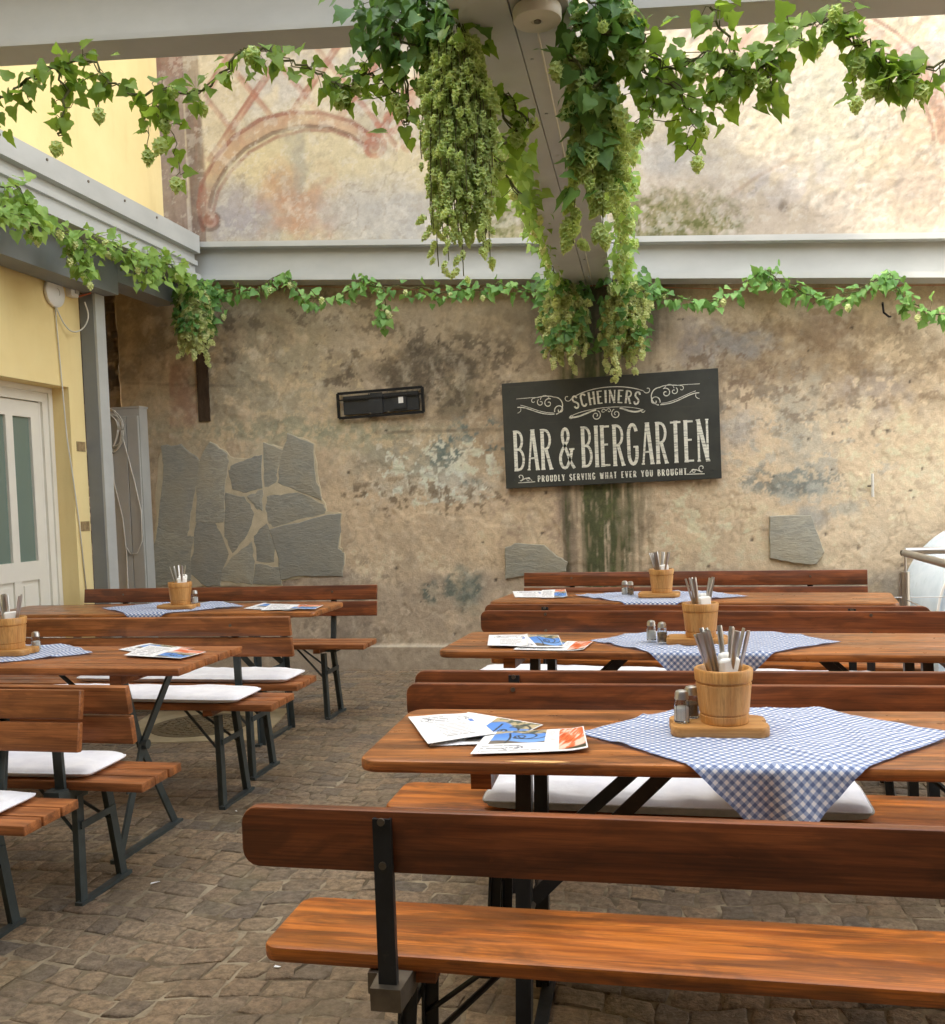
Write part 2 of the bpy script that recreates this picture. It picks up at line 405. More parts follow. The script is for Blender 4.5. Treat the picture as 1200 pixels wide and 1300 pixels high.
# ------------------------------------------------------------------ GROUND
g = MB(); g.add([(-600,-600,-.06),(600,-600,-.06),(600,600,-.06),(-600,600,-.06)], [(0,1,2,3)])
tag(g.build('ground', MT['earth']), kind='structure')
def paving():
    mb = MB(); rnd = random.Random(3)
    AW, AH = 1.55, .10                       # width and rise of the arcs the setts are laid in
    def warp(x, y):
        t = (x/AW) % 1.; a = AH*(1-(2*t-1)**2)
        return x + .012*math.sin(y*3.1+x), y + a + .012*math.sin(x*2.3+y*1.7)
    v = -.4
    while v < 7.6:
        h = rnd.uniform(.088, .116); x = -5.2+rnd.uniform(0, .1)
        while x < 3.6:
            L = rnd.uniform(.082, .155)
            x0, x1, y0, y1 = x, x+L, v, v+h; x += L
            cx, cy = warp((x0+x1)/2, (y0+y1)/2)
            if cy < .2 or cy > 7.45 or cx < -5.3 or abs(cx+.8) > .62*max(cy, 0)+1.6: continue
            gap = rnd.uniform(.0015, .006); pts = []
            cs = [(x0+gap,y0+gap),((x0+x1)/2,y0+gap),(x1-gap,y0+gap),(x1-gap,(y0+y1)/2),(x1-gap,y1-gap),((x0+x1)/2,y1-gap),(x0+gap,y1-gap),(x0+gap,(y0+y1)/2)]
            for i, (a, b) in enumerate(cs):
                j = .012 if i % 2 == 0 else .008
                p = warp(a, b); pts.append((p[0]+rnd.uniform(-j, j), p[1]+rnd.uniform(-j, j)))
            z = rnd.uniform(-.002, .003); tx, ty = rnd.uniform(-.026, .026), rnd.uniform(-.026, .026)
            def ring(s, dz, rough=0):
                return [(cx+(px-cx)*s, cy+(py-cy)*s, z+dz+tx*(px-cx)+ty*(py-cy)+rnd.uniform(-rough, rough)) for px, py in pts]
            top = [ring(1., -.03), ring(1., -.0035, .001), ring(.93, .0, .0014), ring(.62, .0018, .0014)]
            b = len(mb.v); vs = [p for r in top for p in r]+[(cx, cy, z+.002+rnd.uniform(-.0015, .0015))]
            fs = []
            for i in range(3):
                for k in range(8):
                    fs.append((i*8+k, i*8+(k+1) % 8, (i+1)*8+(k+1) % 8, (i+1)*8+k))
            for k in range(8): fs.append((24+k, 24+(k+1) % 8, 32))
            mb.add(vs, fs, 0)
        v += h
    n = 420
    xs = np.linspace(-6, 5, n); ys = np.linspace(-1.5, 7.6, n)
    o = mb.build('paving', [MT['sett'], MT['mortar']], smooth=True, angle=50)
    X, Y = np.meshgrid(xs, ys); Z = -.0026+.005*(fbm(X*5, Y*5, 5)-.5)+.004*(fbm(X*30, Y*30, 8)-.5)
    jo = grid_obj('paving_joint', np.stack([X, Y, Z], -1), MT['mortar'])
    jo.parent = o
    tag(o, kind='structure')
    return o
paving()

# ------------------------------------------------------------------ COURTYARD WALL (far)
YW = 7.45
def mixc(c, col, m): return c*(1-m[..., None])+np.array(col)[None, None, :]*m[..., None]
def blob(u, v, cu, cv, ru, rv, seed, soft=.35, amp=.9, fr=1.):
    d = np.sqrt(((u-cu)/ru)**2+((v-cv)/rv)**2)+amp*1.25*(fbm(u/30.*fr, v/30.*fr, seed, 6, 2.1, .68)-.5)
    return 1-sstep(.85-soft, 1.15+soft, d)
def strokes(u, v, pts, wd, soft=1.5):
    """distance mask to a polyline in wall coordinates (photo scale)"""
    d = np.full(u.shape, 1e9)
    for (a, b), (c, e) in zip(pts[:-1], pts[1:]):
        L2 = (c-a)**2+(e-b)**2+1e-9; t = np.clip(((u-a)*(c-a)+(v-b)*(e-b))/L2, 0, 1)
        d = np.minimum(d, np.hypot(u-a-t*(c-a), v-b-t*(e-b)))
    return 1-sstep(wd/2, wd/2+soft, d)
wall = empty('courtyard_wall', (-.6, YW, 0), 0, 'tall weathered plaster wall with peeling stains, stone patches and a faded mural at the back', 'wall')
def lower_wall():
    st = .0125
    xs = np.arange(-5.4, 3.3, st); zs = np.arange(-.03, 3.62, st)
    X, Z = np.meshgrid(xs, zs); Yp = np.full(X.shape, YW); u, v = proj_np(X, Yp, Z)
    f1 = fbm(X*1.1, Z*1.1, 1, 6); f2 = fbm(X*2.6, Z*2.6, 2, 6); f3 = fbm(X*7, Z*7, 3, 5); f4 = fbm(X*22, Z*22, 4, 4)
    fh = fbm(X*1.2, Z*7, 9, 5); fv = fbm(X*14, Z*.7, 10, 5)
    c = np.zeros(X.shape+(3,)); c[:] = lin(182,156,118)
    c = mixc(c, lin(196,168,124), sstep(.36, .66, f2)*.6)
    c = mixc(c, lin(150,130,98), sstep(.42, .7, f1)*.5)
    c = mixc(c, lin(134,118,92), sstep(.5, .75, f3)*.35)
    # right half: warm sand
    c = mixc(c, lin(200,174,132), sstep(780, 1000, u+150*(f1-.5))*sstep(330, 480, v)*.55)
    # upper belt: dirt and greyish limewash, partly shade under the beam painted in
    up = 1-sstep(420, 560, v+110*(f1-.5))
    c = mixc(c, lin(164,147,116), up*.5)
    c = mixc(c, lin(130,114,86), up*sstep(.5, .68, f2)*.5)
    # left: olive grey render
    lf = (1-sstep(350, 460, u+90*(f2-.5)))*(1-sstep(560, 620, v))
    c = mixc(c, lin(156,144,108), lf*.6)
    c = mixc(c, lin(170,136,96), lf*sstep(.46, .68, fbm(X*3.5, Z*3.5, 21, 6))*.4)
    # grey cement band behind the plinth
    low = sstep(715, 745, v+26*(f2-.5))
    c = mixc(c, lin(166,146,118), low*.75); c = mixc(c, lin(140,122,102), low*sstep(.48, .62, f2)*.6)
    c = mixc(c, lin(122,116,96), low*sstep(780, 960, u)*.5)
    # dark peeled patches
    for cu, cv, ru, rv, col, k, sd in ((500,478,28,22,(92,78,54),.85,31),(560,462,62,26,(88,76,54),.9,32),(590,500,34,26,(94,84,58),.85,33),(440,470,30,20,(120,104,70),.6,34),
            (540,520,80,14,(112,98,70),.6,35),(610,560,20,50,(130,108,76),.5,36),(700,430,70,40,(116,98,68),.55,37),(950,470,46,16,(110,88,58),.7,38),(1030,450,80,40,(140,114,74),.6,39),
            (1120,470,60,50,(146,120,80),.6,40),(1060,420,40,26,(128,100,70),.55,41),(330,480,60,50,(124,114,82),.5,42),(300,420,70,40,(112,98,66),.5,43)):
        c = mixc(c, lin(col), blob(u, v, cu, cv, ru, rv, sd, .5, 1.6, 1.6)*k)
    # old blue grey paint
    for cu, cv, ru, rv, col, k, sd in ((565,585,34,24,(88,106,98),.95,51),(535,610,60,20,(172,164,140),.7,52),(590,615,40,18,(180,172,150),.7,53),(500,580,50,20,(136,134,112),.7,54),
            (930,436,52,20,(128,124,118),.85,55),(880,434,34,24,(134,120,110),.6,56),(1020,540,34,60,(150,144,124),.7,57),(1010,620,40,12,(120,124,112),.8,58),(1110,500,46,26,(156,142,128),.6,59),
            (940,545,20,24,(140,140,136),.6,60),(1030,655,18,12,(142,140,130),.8,61),(1080,645,16,8,(140,140,126),.7,62),(590,745,18,22,(112,118,102),.9,63),(548,750,9,10,(104,112,98),.9,64),(600,760,10,20,(116,120,104),.7,65),
            (480,548,110,9,(158,146,112),.8,66),(420,560,80,14,(150,146,112),.6,67),(390,545,150,12,(128,130,98),.7,68)):
        c = mixc(c, lin(col), blob(u, v, cu, cv, ru, rv, sd, .5, 1.7, 2.)*k)
    # crisp flakes: scraps of old limewash and bare dark render with ragged edges
    fl = fbm(X*13, Z*13, 201, 7, 2.1, .62); fl2 = fbm(X*9, Z*10, 202, 7, 2.1, .6); fl3 = fbm(X*17, Z*15, 203, 6, 2.1, .6)
    for cu, cv, ru, rv, col, sd, th_, F_, k in ((560,600,80,38,(204,196,170),211,.50,fl,.85),(600,575,50,34,(84,104,98),212,.55,fl2,.8),(545,630,110,22,(110,90,60),213,.56,fl3,.8),(500,480,70,40,(84,70,48),214,.52,fl2,.7),(575,470,70,46,(80,68,48),215,.50,fl,.7),
            (330,500,150,60,(178,154,108),216,.56,fl,.7),(420,420,90,60,(96,80,56),217,.55,fl2,.6),(930,480,90,40,(108,84,58),218,.55,fl3,.7),(1010,560,110,90,(150,150,136),219,.57,fl2,.55),(1000,610,60,16,(108,114,104),220,.47,fl,.75),
            (1060,470,150,80,(124,98,62),221,.56,fl2,.6),(1120,560,90,120,(208,182,138),222,.56,fl,.6),(860,660,90,60,(210,186,144),223,.56,fl2,.6),(690,650,60,60,(150,122,96),224,.54,fl,.6),(590,745,20,26,(92,100,86),225,.46,fl2,.85),(548,752,12,12,(88,98,84),226,.45,fl,.85),
            (520,720,70,20,(206,180,140),227,.52,fl3,.6),(540,800,130,50,(190,168,136),228,.57,fl2,.6),(460,790,70,60,(128,112,90),229,.56,fl,.6),(250,420,60,60,(88,74,52),230,.56,fl2,.6),(380,560,180,30,(190,164,116),231,.57,fl3,.6)):
        bl = blob(u, v, cu, cv, ru, rv, sd, .55, .8, 1.); c = mixc(c, lin(col), sstep(th_+.10*(1-bl), th_+.025+.10*(1-bl), F_)*(bl > .02)*np.clip(bl*2, 0, 1)*k)
    # paint strip edges
    c = mixc(c, lin(112,98,72), strokes(u, v, [(478,549),(560,547),(640,545)], 3)*.7)
    c = mixc(c, lin(110,96,72), strokes(u, v, [(160,486),(215,488),(300,490)], 2)*.5)
    # old window band left: red-brown panel, concrete pier
    c = mixc(c, lin(150,106,78), ((u > 215)*(u < 250)*sstep(452, 470, v)*(1-sstep(535, 548, v)))*.7*sstep(.3, .55, f3+.1))
    c = mixc(c, lin(122,108,82), (1-sstep(206, 214, u))*(1-sstep(478, 488, v))*.8)
    # ochre efflorescence and pale scrapes all over
    c = mixc(c, lin(206,176,128), sstep(.52, .72, fbm(X*5, Z*5, 71, 7, 2.1, .65))*.34)
    c = mixc(c, lin(206,190,156), sstep(.56, .74, fbm(X*9, Z*9, 72, 6, 2.1, .66))*.28)
    c = mixc(c, lin(96,80,56), sstep(.6, .76, fbm(X*11, Z*11, 73, 5, 2.1, .66))*.3)
    # water run with moss
    core = 1-sstep(8, 44, np.abs(u-763-(v-560)*.015)+60*(fv-.5)+50*(f2-.5)+26*(f3-.5))
    run = 1-sstep(26, 90, np.abs(u-765)+60*(fv-.5)+50*(f2-.5))
    fs = fbm(X*34, Z*1.1, 251, 6, 2.1, .65); fg = fbm(X*20, Z*9, 252, 6, 2.1, .65)
    c = mixc(c, lin(122,108,74), run*.6*sstep(.42, .62, fs))
    c = mixc(c, lin(64,70,28), np.clip(core*1.3, 0, 1)*sstep(.28, .44, fs*.6+fg*.4)*.97)
    c = mixc(c, lin(92,98,40), core*sstep(.52, .66, fg)*.5)
    c = mixc(c, lin(150,126,90), core*sstep(.56, .62, fs)*.55)
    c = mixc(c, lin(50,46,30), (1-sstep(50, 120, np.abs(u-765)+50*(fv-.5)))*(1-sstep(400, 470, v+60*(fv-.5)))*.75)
    c = mixc(c, lin(112,92,74), (1-sstep(6, 26, np.abs(u-722)+30*(fs-.5)))*sstep(600, 640, v)*.55*sstep(.4, .55, fs)); c = mixc(c, lin(118,104,74), (1-sstep(4, 30, np.abs(u-812)+34*(fs-.5)))*sstep(600, 640, v)*.5*sstep(.42, .56, fs))
    g_ = fbm(X*38, Z*38, 81, 3, 2.2, .7); c = c*(.92+.16*g_)[..., None]
    # holes
    rr = random.Random(5); holes = np.zeros(X.shape)
    for i in range(60):
        hu, hv = rr.uniform(420, 1190), rr.uniform(400, 830); r = rr.uniform(.8, 2.2)
        holes = np.maximum(holes, 1-sstep(r*.6, r*1.5, np.hypot(u-hu, v-hv)))
    c = mixc(c, lin(46,38,28), holes*.8)
    # relief
    h = .012*(f2-.5)+.008*(f3-.5)+.004*(f4-.5)
    peel = sstep(.56, .575, fbm(X*2.1, Z*2.1, 77, 6)); h -= .006*peel
    h += .01*sstep(718, 730, v+12*(f3-.5)+0*u)*(1-sstep(640, 700, u))*.6
    crack = 1-sstep(0, .012, np.abs(fbm(X*1.7, Z*1.7, 78, 6)-.47)); h -= .004*crack
    c = mixc(c, lin(112,92,64), crack*.3)
    h += .03*sstep(0, 1, (Z < .20)*1.)*1.                      # plinth
    c = mixc(c, lin(158,140,112), (Z < .20)*.6)
    c = mixc(c, lin(206,192,162), ((Z > .185)*(Z < .2))*.6)
    h -= .006*holes
    # rough brick niche at the left end, its shade darkened into the colours
    ni = (1-sstep(-4.75, -4.72, X+.03*(f3-.5)))
    by = np.floor(Z/.085); bx = np.floor(X/.26+.5*(by % 2)); fx_ = X/.26+.5*(by % 2)-bx; fz = Z/.085-by
    br = sstep(.0, .06, fx_)*sstep(0, .14, fz)*sstep(0,.05,1-fx_)
    bc = np.array(lin(72,60,48))[None,None]*(.6+.8*vnoise(bx*3.3, by*5.7, 91))[..., None]
    bc = mixc(bc, lin(88,76,62), 1-br); bc = mixc(bc, lin(142,122,94), sstep(.5, .6, f3)*.7)
    c = c*(1-ni[..., None])+bc*ni[..., None]
    h = h*(1-ni)+ni*(-.16+.02*br+.03*f3)
    # edge of niche
    gy = c.mean(-1, keepdims=True); c = gy+(c-gy)*.76; c = np.clip(c*1.27+.014, 0, .64)
    P = np.stack([X, YW-h, Z], -1)
    grid_obj('plaster_face', P-np.array([-.6, YW, 0]), MT['plaster'], wall, c)
lower_wall()
def arc_pts(cu, cv, ru, rv, a0, a1, n=24):
    return [(cu+ru*math.cos(math.radians(a0+(a1-a0)*i/n)), cv-rv*math.sin(math.radians(a0+(a1-a0)*i/n))) for i in range(n+1)]
def spiral(cu, cv, r0, r1, a0, a1, n=30):
    return [(cu+(r0+(r1-r0)*i/n)*math.cos(math.radians(a0+(a1-a0)*i/n)), cv-(r0+(r1-r0)*i/n)*math.sin(math.radians(a0+(a1-a0)*i/n))) for i in range(n+1)]
def mural():
    st = .0125
    xs = np.arange(-5.0, 3.3, st); zs = np.arange(3.1, 6.2, st)
    X, Z = np.meshgrid(xs, zs); Z = Z+(.30-.0795*(X+3.9))*(1-(Z-3.1)/3.1)
    u, v = proj_np(X, np.full(X.shape, YW-.03), Z)
    f1 = fbm(X*1.2, Z*1.2, 101, 6); f2 = fbm(X*3, Z*3, 102, 6); f3 = fbm(X*9, Z*9, 103, 5); fv = fbm(X*10, Z*.9, 104, 5)
    c = np.zeros(X.shape+(3,)); c[:] = lin(206,190,168)
    c = mixc(c, lin(222,204,164), sstep(.42, .6, f1)*.8)
    c = mixc(c, lin(186,178,170), sstep(.5, .64, f2)*.7)
    c = mixc(c, lin(200,180,140), sstep(.52, .66, f3)*.5)
    yel = .8*blob(u, v, 400, 215, 110, 55, 111, .6, .9)
    c = mixc(c, lin(222,198,138), yel*.85)
    c = mixc(c, lin(168,160,128), yel*sstep(.5, .62, f2)*.6)
    c = mixc(c, lin(172,164,168), blob(u, v, 300, 275, 60, 40, 112, .5, .8)*.8)
    c = mixc(c, lin(188,180,170), blob(u, v, 480, 270, 90, 45, 113, .5, .8)*.8)
    c = mixc(c, lin(200,148,108), blob(u, v, 385, 265, 40, 40, 114, .5, 1.2)*.7)
    c = mixc(c, lin(206,150,104), blob(u, v, 350, 240, 24, 26, 115, .5, 1.2)*.55)
    c = mixc(c, lin(196,150,116), blob(u, v, 440, 230, 20, 50, 116, .5, 1.2)*.45)
    # right bay, warm lower ground and pale top
    rt = sstep(790, 830, u)
    c = mixc(c, lin(198,178,152), rt*sstep(215, 280, v+40*(f1-.5))*.75)
    c = mixc(c, lin(216,200,166), rt*sstep(60, 130, v)*(1-sstep(180, 240, v))*.5)
    c = mixc(c, lin(196,190,160), rt*blob(u, v, 1060, 90, 60, 90, 117, .5, 1.1)*.6)
    c = mixc(c, lin(212,176,140), rt*blob(u, v, 940, 70, 60, 60, 118, .5, 1.1)*.5)
    c = mixc(c, lin(176,180,182), rt*blob(u, v, 850, 200, 40, 20, 119, .5, 1.1)*.5)
    c = mixc(c, lin(188,150,108), rt*blob(u, v, 1180, 190, 60, 90, 120, .6, 1.)*.35)
    drips = sstep(.55, .68, fv); c = mixc(c, lin(160,154,142), drips*sstep(480, 520, u)*(1-sstep(560, 580, u))*sstep(180, 230, v)*.5)
    # painted drawing: outer strip, column, arches, trellis, scrolls
    T = lin(184,112,80); T2 = lin(160,104,82); D = lin(112,82,68)
    wear = .62+.38*sstep(.34, .56, f3+.25*(f2-.5))
    def draw(pts, wd, col, k, soft=2.): 
        nonlocal c; c = mixc(c, col, strokes(u, v, pts, wd, soft)*k*wear)
    band = (u > 190)*(u < 231+.035*(v-60)); c = mixc(c, lin(150,126,112), band*.85)
    c = mixc(c, lin(124,96,86), band*sstep(.48, .6, fv)*.5)
    c = mixc(c, lin(156,104,82), band*(1-sstep(70, 120, v))*.7)
    cl = 1-sstep(9, 12, np.abs(u-(240+.062*(v-60)))); c = mixc(c, D, cl*.85*(.6+.4*sstep(.4, .6, fv))); c = mixc(c, lin(156,120,96), cl*sstep(.58, .66, fbm(X*24, Z*1.3, 131, 4))*.6)
    c_keep = c; lat = (1-sstep(500, 560, u+60*(f1-.5)))*sstep(258, 264, u)
    for k in range(-3, 7):
        a = 205+k*64
        draw([(a, 200), (a+128, 10)], 7.5, T, .68); draw([(a-3.5, 200), (a+124.5, 10)], 1.6, T2, .55); draw([(a+4, 200), (a+132, 10)], 1.6, T2, .45)
        draw([(a-20, 30), (a+130, 215)], 5, T, .52); draw([(a-17, 30), (a+133, 215)], 1.4, T2, .4)
    c = c_keep*(1-lat[..., None])+c*lat[..., None]
    fill = blob(u, v, 390, 260, 128, 118, 140, .06, 0.)                # inside the arch the trellis stops
    inner = np.zeros(X.shape+(3,)); inner[:] = lin(214,196,152)
    inner = mixc(inner, lin(178,170,146), sstep(.45, .62, f2)*.8); inner = mixc(inner, lin(226,204,146), sstep(.5, .6, f1)*.6)
    inner = mixc(inner, lin(172,164,170), blob(u, v, 300, 275, 50, 40, 112, .5, .8)*.8)
    inner = mixc(inner, lin(202,146,104), blob(u, v, 385, 268, 38, 36, 114, .6, 1.6, 2.)*.8); inner = mixc(inner, lin(206,150,104), blob(u, v, 352, 235, 24, 26, 115, .5, 1.2)*.5)
    inner = mixc(inner, lin(190,184,176), blob(u, v, 480, 270, 80, 40, 113, .5, .8)*.8)
    fm = np.clip(fill+(v > 205)*(u > 262)*(u < 720), 0, 1); fm = np.clip(fm+sstep(150,200,v)*(u > 505)*(u < 720), 0, 1)
    c = c*(1-fm[..., None])+inner*fm[..., None]
    arch_o = [(258,292),(252,262),(256,232),(272,202),(296,174),(330,152),(368,142),(408,143),(446,154),(472,172)]
    arch_i = [(266,262),(272,238),(288,212),(312,188),(346,169),(382,160),(416,161),(446,172),(462,184)]
    mid = [((a[0]+b[0])/2, (a[1]+b[1])/2) for a, b in zip(arch_o[1:], arch_i)]
    draw(mid, 17, T, .45); draw(arch_o, 3.5, T2, .9); draw(arch_i, 3.5, D, .7); draw([(x+5, y+5) for x, y in arch_i], 2.5, T2, .7)
    draw(spiral(474, 186, 17, 3, 110, -420), 5, T, .8); draw(spiral(268, 279, 15, 3, 170, 640), 3.5, D, .7)
    c = mixc(c, T, (1-sstep(10, 14, np.hypot(u-474, v-186)))*.5*wear)
    c = mixc(c, T, (1-sstep(8, 12, np.hypot(u-268, v-279)))*.5)
    draw(spiral(496, 152, 18, 4, 200, 560), 6, T, .7); draw([(510,150),(530,110),(560,80),(600,50)], 10, T, .5)
    draw(spiral(520, 184, 11, 3, 90, 420), 4, T, .5)
    draw(arc_pts(1010, 190, 190, 175, 5, 90), 15, T, .5); draw(arc_pts(1010, 190, 205, 190, 5, 100), 3, T2, .7); draw(arc_pts(1010, 190, 176, 160, 5, 90), 3, T2, .6)
    draw([(935,60),(985,0)], 9, T, .35); draw([(1140,60),(1195,0)], 7, T, .3); draw([(1000,10),(1050,60)], 6, T, .25)
    draw([(925,250),(965,222),(1012,198)], 2.5, lin(176,146,116), .5)
    # moss along the bottom of the right bay
    for cu, cv, ru, rv, sd, k in ((860,280,62,32,151,.9),(820,285,30,30,152,.8),(650,288,40,26,153,.85),(905,285,30,18,154,.6)):
        b = blob(u, v, cu, cv, ru, rv, sd, .6, 1.5, 2.6); fm_ = fbm(X*24, Z*20, 261, 6, 2.1, .66); c = mixc(c, lin(142,134,72), b*k*.75*sstep(.36, .5, fm_+.1*b)); c = mixc(c, lin(104,108,44), b*sstep(.46, .6, fm_)*.8)
    c = mixc(c, lin(110,92,72), (1-sstep(3, 9, np.hypot(u-996, (v-262)*.8)+8*(f3-.4)))*.7)
    fl = fbm(X*12, Z*13, 271, 7, 2.1, .64); fl2 = fbm(X*20, Z*18, 272, 6, 2.1, .64)
    c = mixc(c, lin(226,216,196), sstep(.575, .60, fl)*.32); c = mixc(c, lin(168,150,126), sstep(.59, .62, fl2)*.25); c = mixc(c, lin(150,140,128), sstep(.60, .64, fbm(X*4, Z*4, 273, 7, 2.1, .62))*.2)
    ck = 1-sstep(0, .007, np.abs(fbm(X*1.3, Z*1.3, 274, 6)-.5)); c = mixc(c, lin(140,122,100), ck*.4)
    gy = c.mean(-1, keepdims=True); c = gy+(c-gy)*.82; c = c*(1-.2*sstep(780, 840, u))[..., None]*np.array((.785,.80,.825))*(.9+.2*fbm(X*34, Z*34, 161, 3, 2.2, .7))[..., None]  # right bay darkened in colour so the sunlit patch stands out
    h = .003*(f2-.5)+.003*(f3-.5)+.004*(fbm(X*26, Z*26, 160, 4)-.5)
    P = np.stack([X, YW-.03-h, Z], -1)
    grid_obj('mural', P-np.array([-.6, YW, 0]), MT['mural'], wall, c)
mural()
# the wall's own mass behind both faces, and its continuation to the right and upwards
mb = MB()
mb.box((-5.6, .22, -.05), (8.6, .6, 7.4)); mb.box((3.88, -.02, -.05), (8.6, .22, 6.2)); mb.box((-5.6, -.03, 6.17), (8.6, .22, 7.4))
MT['render'] = plain('plain_render', lin(196,174,132), .9, 0, .14, 2.2, .3, .15)
mb.build('wall_core', MT['render'], wall)
def slab_poly(name, px, t, mat, par, y=YW, jitter=2., grow=1.058):
    rnd = random.Random(len(px)*13+int(px[0][0])); q = []
    for i, p in enumerate(px):
        a, b = p, px[(i+1) % len(px)]
        for k in range(4):
            s = k/4.; j = jitter if k else 0
            q.append((a[0]+(b[0]-a[0])*s+rnd.uniform(-j, j), a[1]+(b[1]-a[1])*s+rnd.uniform(-j, j)))
    cu = sum(p[0] for p in q)/len(q); cv = sum(p[1] for p in q)/len(q)
    def ring(s, dy):
        o = []
        for p in q:
            w = ony(cu+(p[0]-cu)*s, cv+(p[1]-cv)*s, y); o.append((w.x+.6, w.y-dy-YW, w.z))
        return o
    mb = MB(); mb.rings([ring(grow+.035, -.03), ring(grow+.022, t*.8), ring(grow, t), ring(.6, t+.004)], 0, True)
    return mb.build(name, mat, par)
K = 280/1200.
def cp(*p): return [(180+x*K, 540+y*K) for x, y in p]
MT['mortarW'] = plain('slab_mortar', lin(192,178,148), .95, 0, .14, 14, .5, .1)
clad = slab_poly('stone_cladding', cp((90,180),(110,125),(215,110),(315,195),(378,92),(480,165),(580,180),(655,95),(780,120),(805,45),(945,100),(965,300),(1010,470),(1095,480),(1080,660),(1105,690),(1100,820),(890,822),(770,850),(760,880),(430,880),(250,880),(50,870),(70,600)), .012, MT['mortarW'], wall, YW, 2., .975)
for pl in (((115,130),(215,120),(310,205),(305,290),(285,380),(265,500),(250,595),(150,570),(100,540),(130,225)),
           ((95,560),(145,582),(240,606),(283,608),(265,720),(268,850),(60,860),(75,690)),
           ((318,215),(375,105),(465,165),(473,200),(452,340),(447,510),(305,508),(310,300)),
           ((302,522),(400,524),(440,592),(480,700),(436,790),(430,865),(350,860),(278,800),(287,640)),
           ((492,225),(580,187),(653,167),(656,338),(575,360),(502,342),(482,250)),
           ((463,374),(560,394),(612,480),(575,590),(500,685),(458,600),(458,480)),
           ((667,102),(770,140),(742,240),(736,310),(672,338)),
           ((800,57),(933,112),(943,270),(976,398),(880,361),(752,308),(767,190)),
           ((682,382),(840,365),(983,433),(988,478),(722,556),(694,538),(674,460)),
           ((580,388),(661,352),(661,465),(624,448)),
           ((614,602),(685,532),(731,650),(722,738),(632,733)),
           ((502,712),(603,630),(615,740),(600,858),(442,842),(448,780)),
           ((628,757),(748,772),(757,860),(613,858)),
           ((714,574),(1010,499),(1077,493),(1062,670),(1092,692),(1087,812),(890,808),(772,828),(753,690))):
    slab_poly('stone_slab', cp(*pl), .015+random.uniform(0, .006), MT['stone'], clad, jitter=1.3)
slab_poly('stone_slab', [(980,658),(1028,657),(1037,680),(1044,700),(1035,714),(1008,713),(980,707)], .03, MT['stone'], wall, jitter=.8)
slab_poly('stone_slab', [(645,696),(658,691),(690,693),(704,705),(718,713),(716,724),(680,728),(645,733)], .03, MT['stone'], wall, jitter=.8)
# dark timber let into the wall
mb = MB(); a = ony(256, 440, YW); b = ony(262, 535, YW); mb.box((a.x-.055+.6, -.012, b.z), (a.x+.05+.6, .02, 3.25))
mb.build('timber_inset', plain('old_timber', lin(74,60,46), .9, 0, .35, 10, .6, .1, edge=lin(130,112,86), sc=(4,4,1)), wall)
# ------------------------------------------------------------------ YELLOW HOUSE (left), its wall plane is x = XL
XL = -4.2
house = empty('yellow_house', (XL, 3., 0), 0, 'tall yellow rendered house with a white half-glazed door on the left side of the courtyard', 'house')
def yellow_mat():
    m = N('yellow_render'); v = m.coord((1,1,1)); n = m.noise(v, 1.6, 6, .6); f = m.noise(v, 60., 5, .65)
    c = m.mix(m.ramp(n, (.3, 0.), (.7, 1.)), lin(238,218,160), lin(229,206,146))
    c = m.mix(m.math('MULTIPLY', m.ramp(m.noise(m.coord((3,3,.6)), 2., 5), (.55, 0.), (.75, 1.)), .2), c, lin(196,168,110))
    m.set(color=c, rough=.9, spec=.15); m.bump(f, .25, .004); return m.mat
MT['yellow'] = yellow_mat()
HX = lambda x: x-XL
mb = MB(); T = -.35
zt = 2.275; yd0, yd1 = 4.55, 5.995
def yb(y): return y-3.
mb.box((T-2, yb(-3), 0), (0, yb(yd0), 3.4)); mb.box((T-2, yb(yd0), zt), (0, yb(yd1), 3.4)); mb.box((T-2, yb(yd1), 0), (0, yb(6.165), 3.4))
mb.box((T-2, yb(yd0), 0), (T-1.9, yb(yd1), zt)); mb.box((T-2, yb(6.166), 0), (T-1.2, yb(7.37), 3.4))  # last box added unseen to stop sun leaking in behind the niche
mb.build('ground_floor_wall', MT['yellow'], house)
mb = MB(); mb.box((T-2, yb(-3), 3.404), (0, yb(7.66), 8.0)); mb.build('upper_wall', MT['yellow'], house)  # far end lengthened unseen to seal out sun above the niche
mb = MB(); mb.box((T-2.2, yb(-3.2), 8.0), (.25, yb(7.66), 8.15)); mb.build('eaves', MT['beamShade'], house)
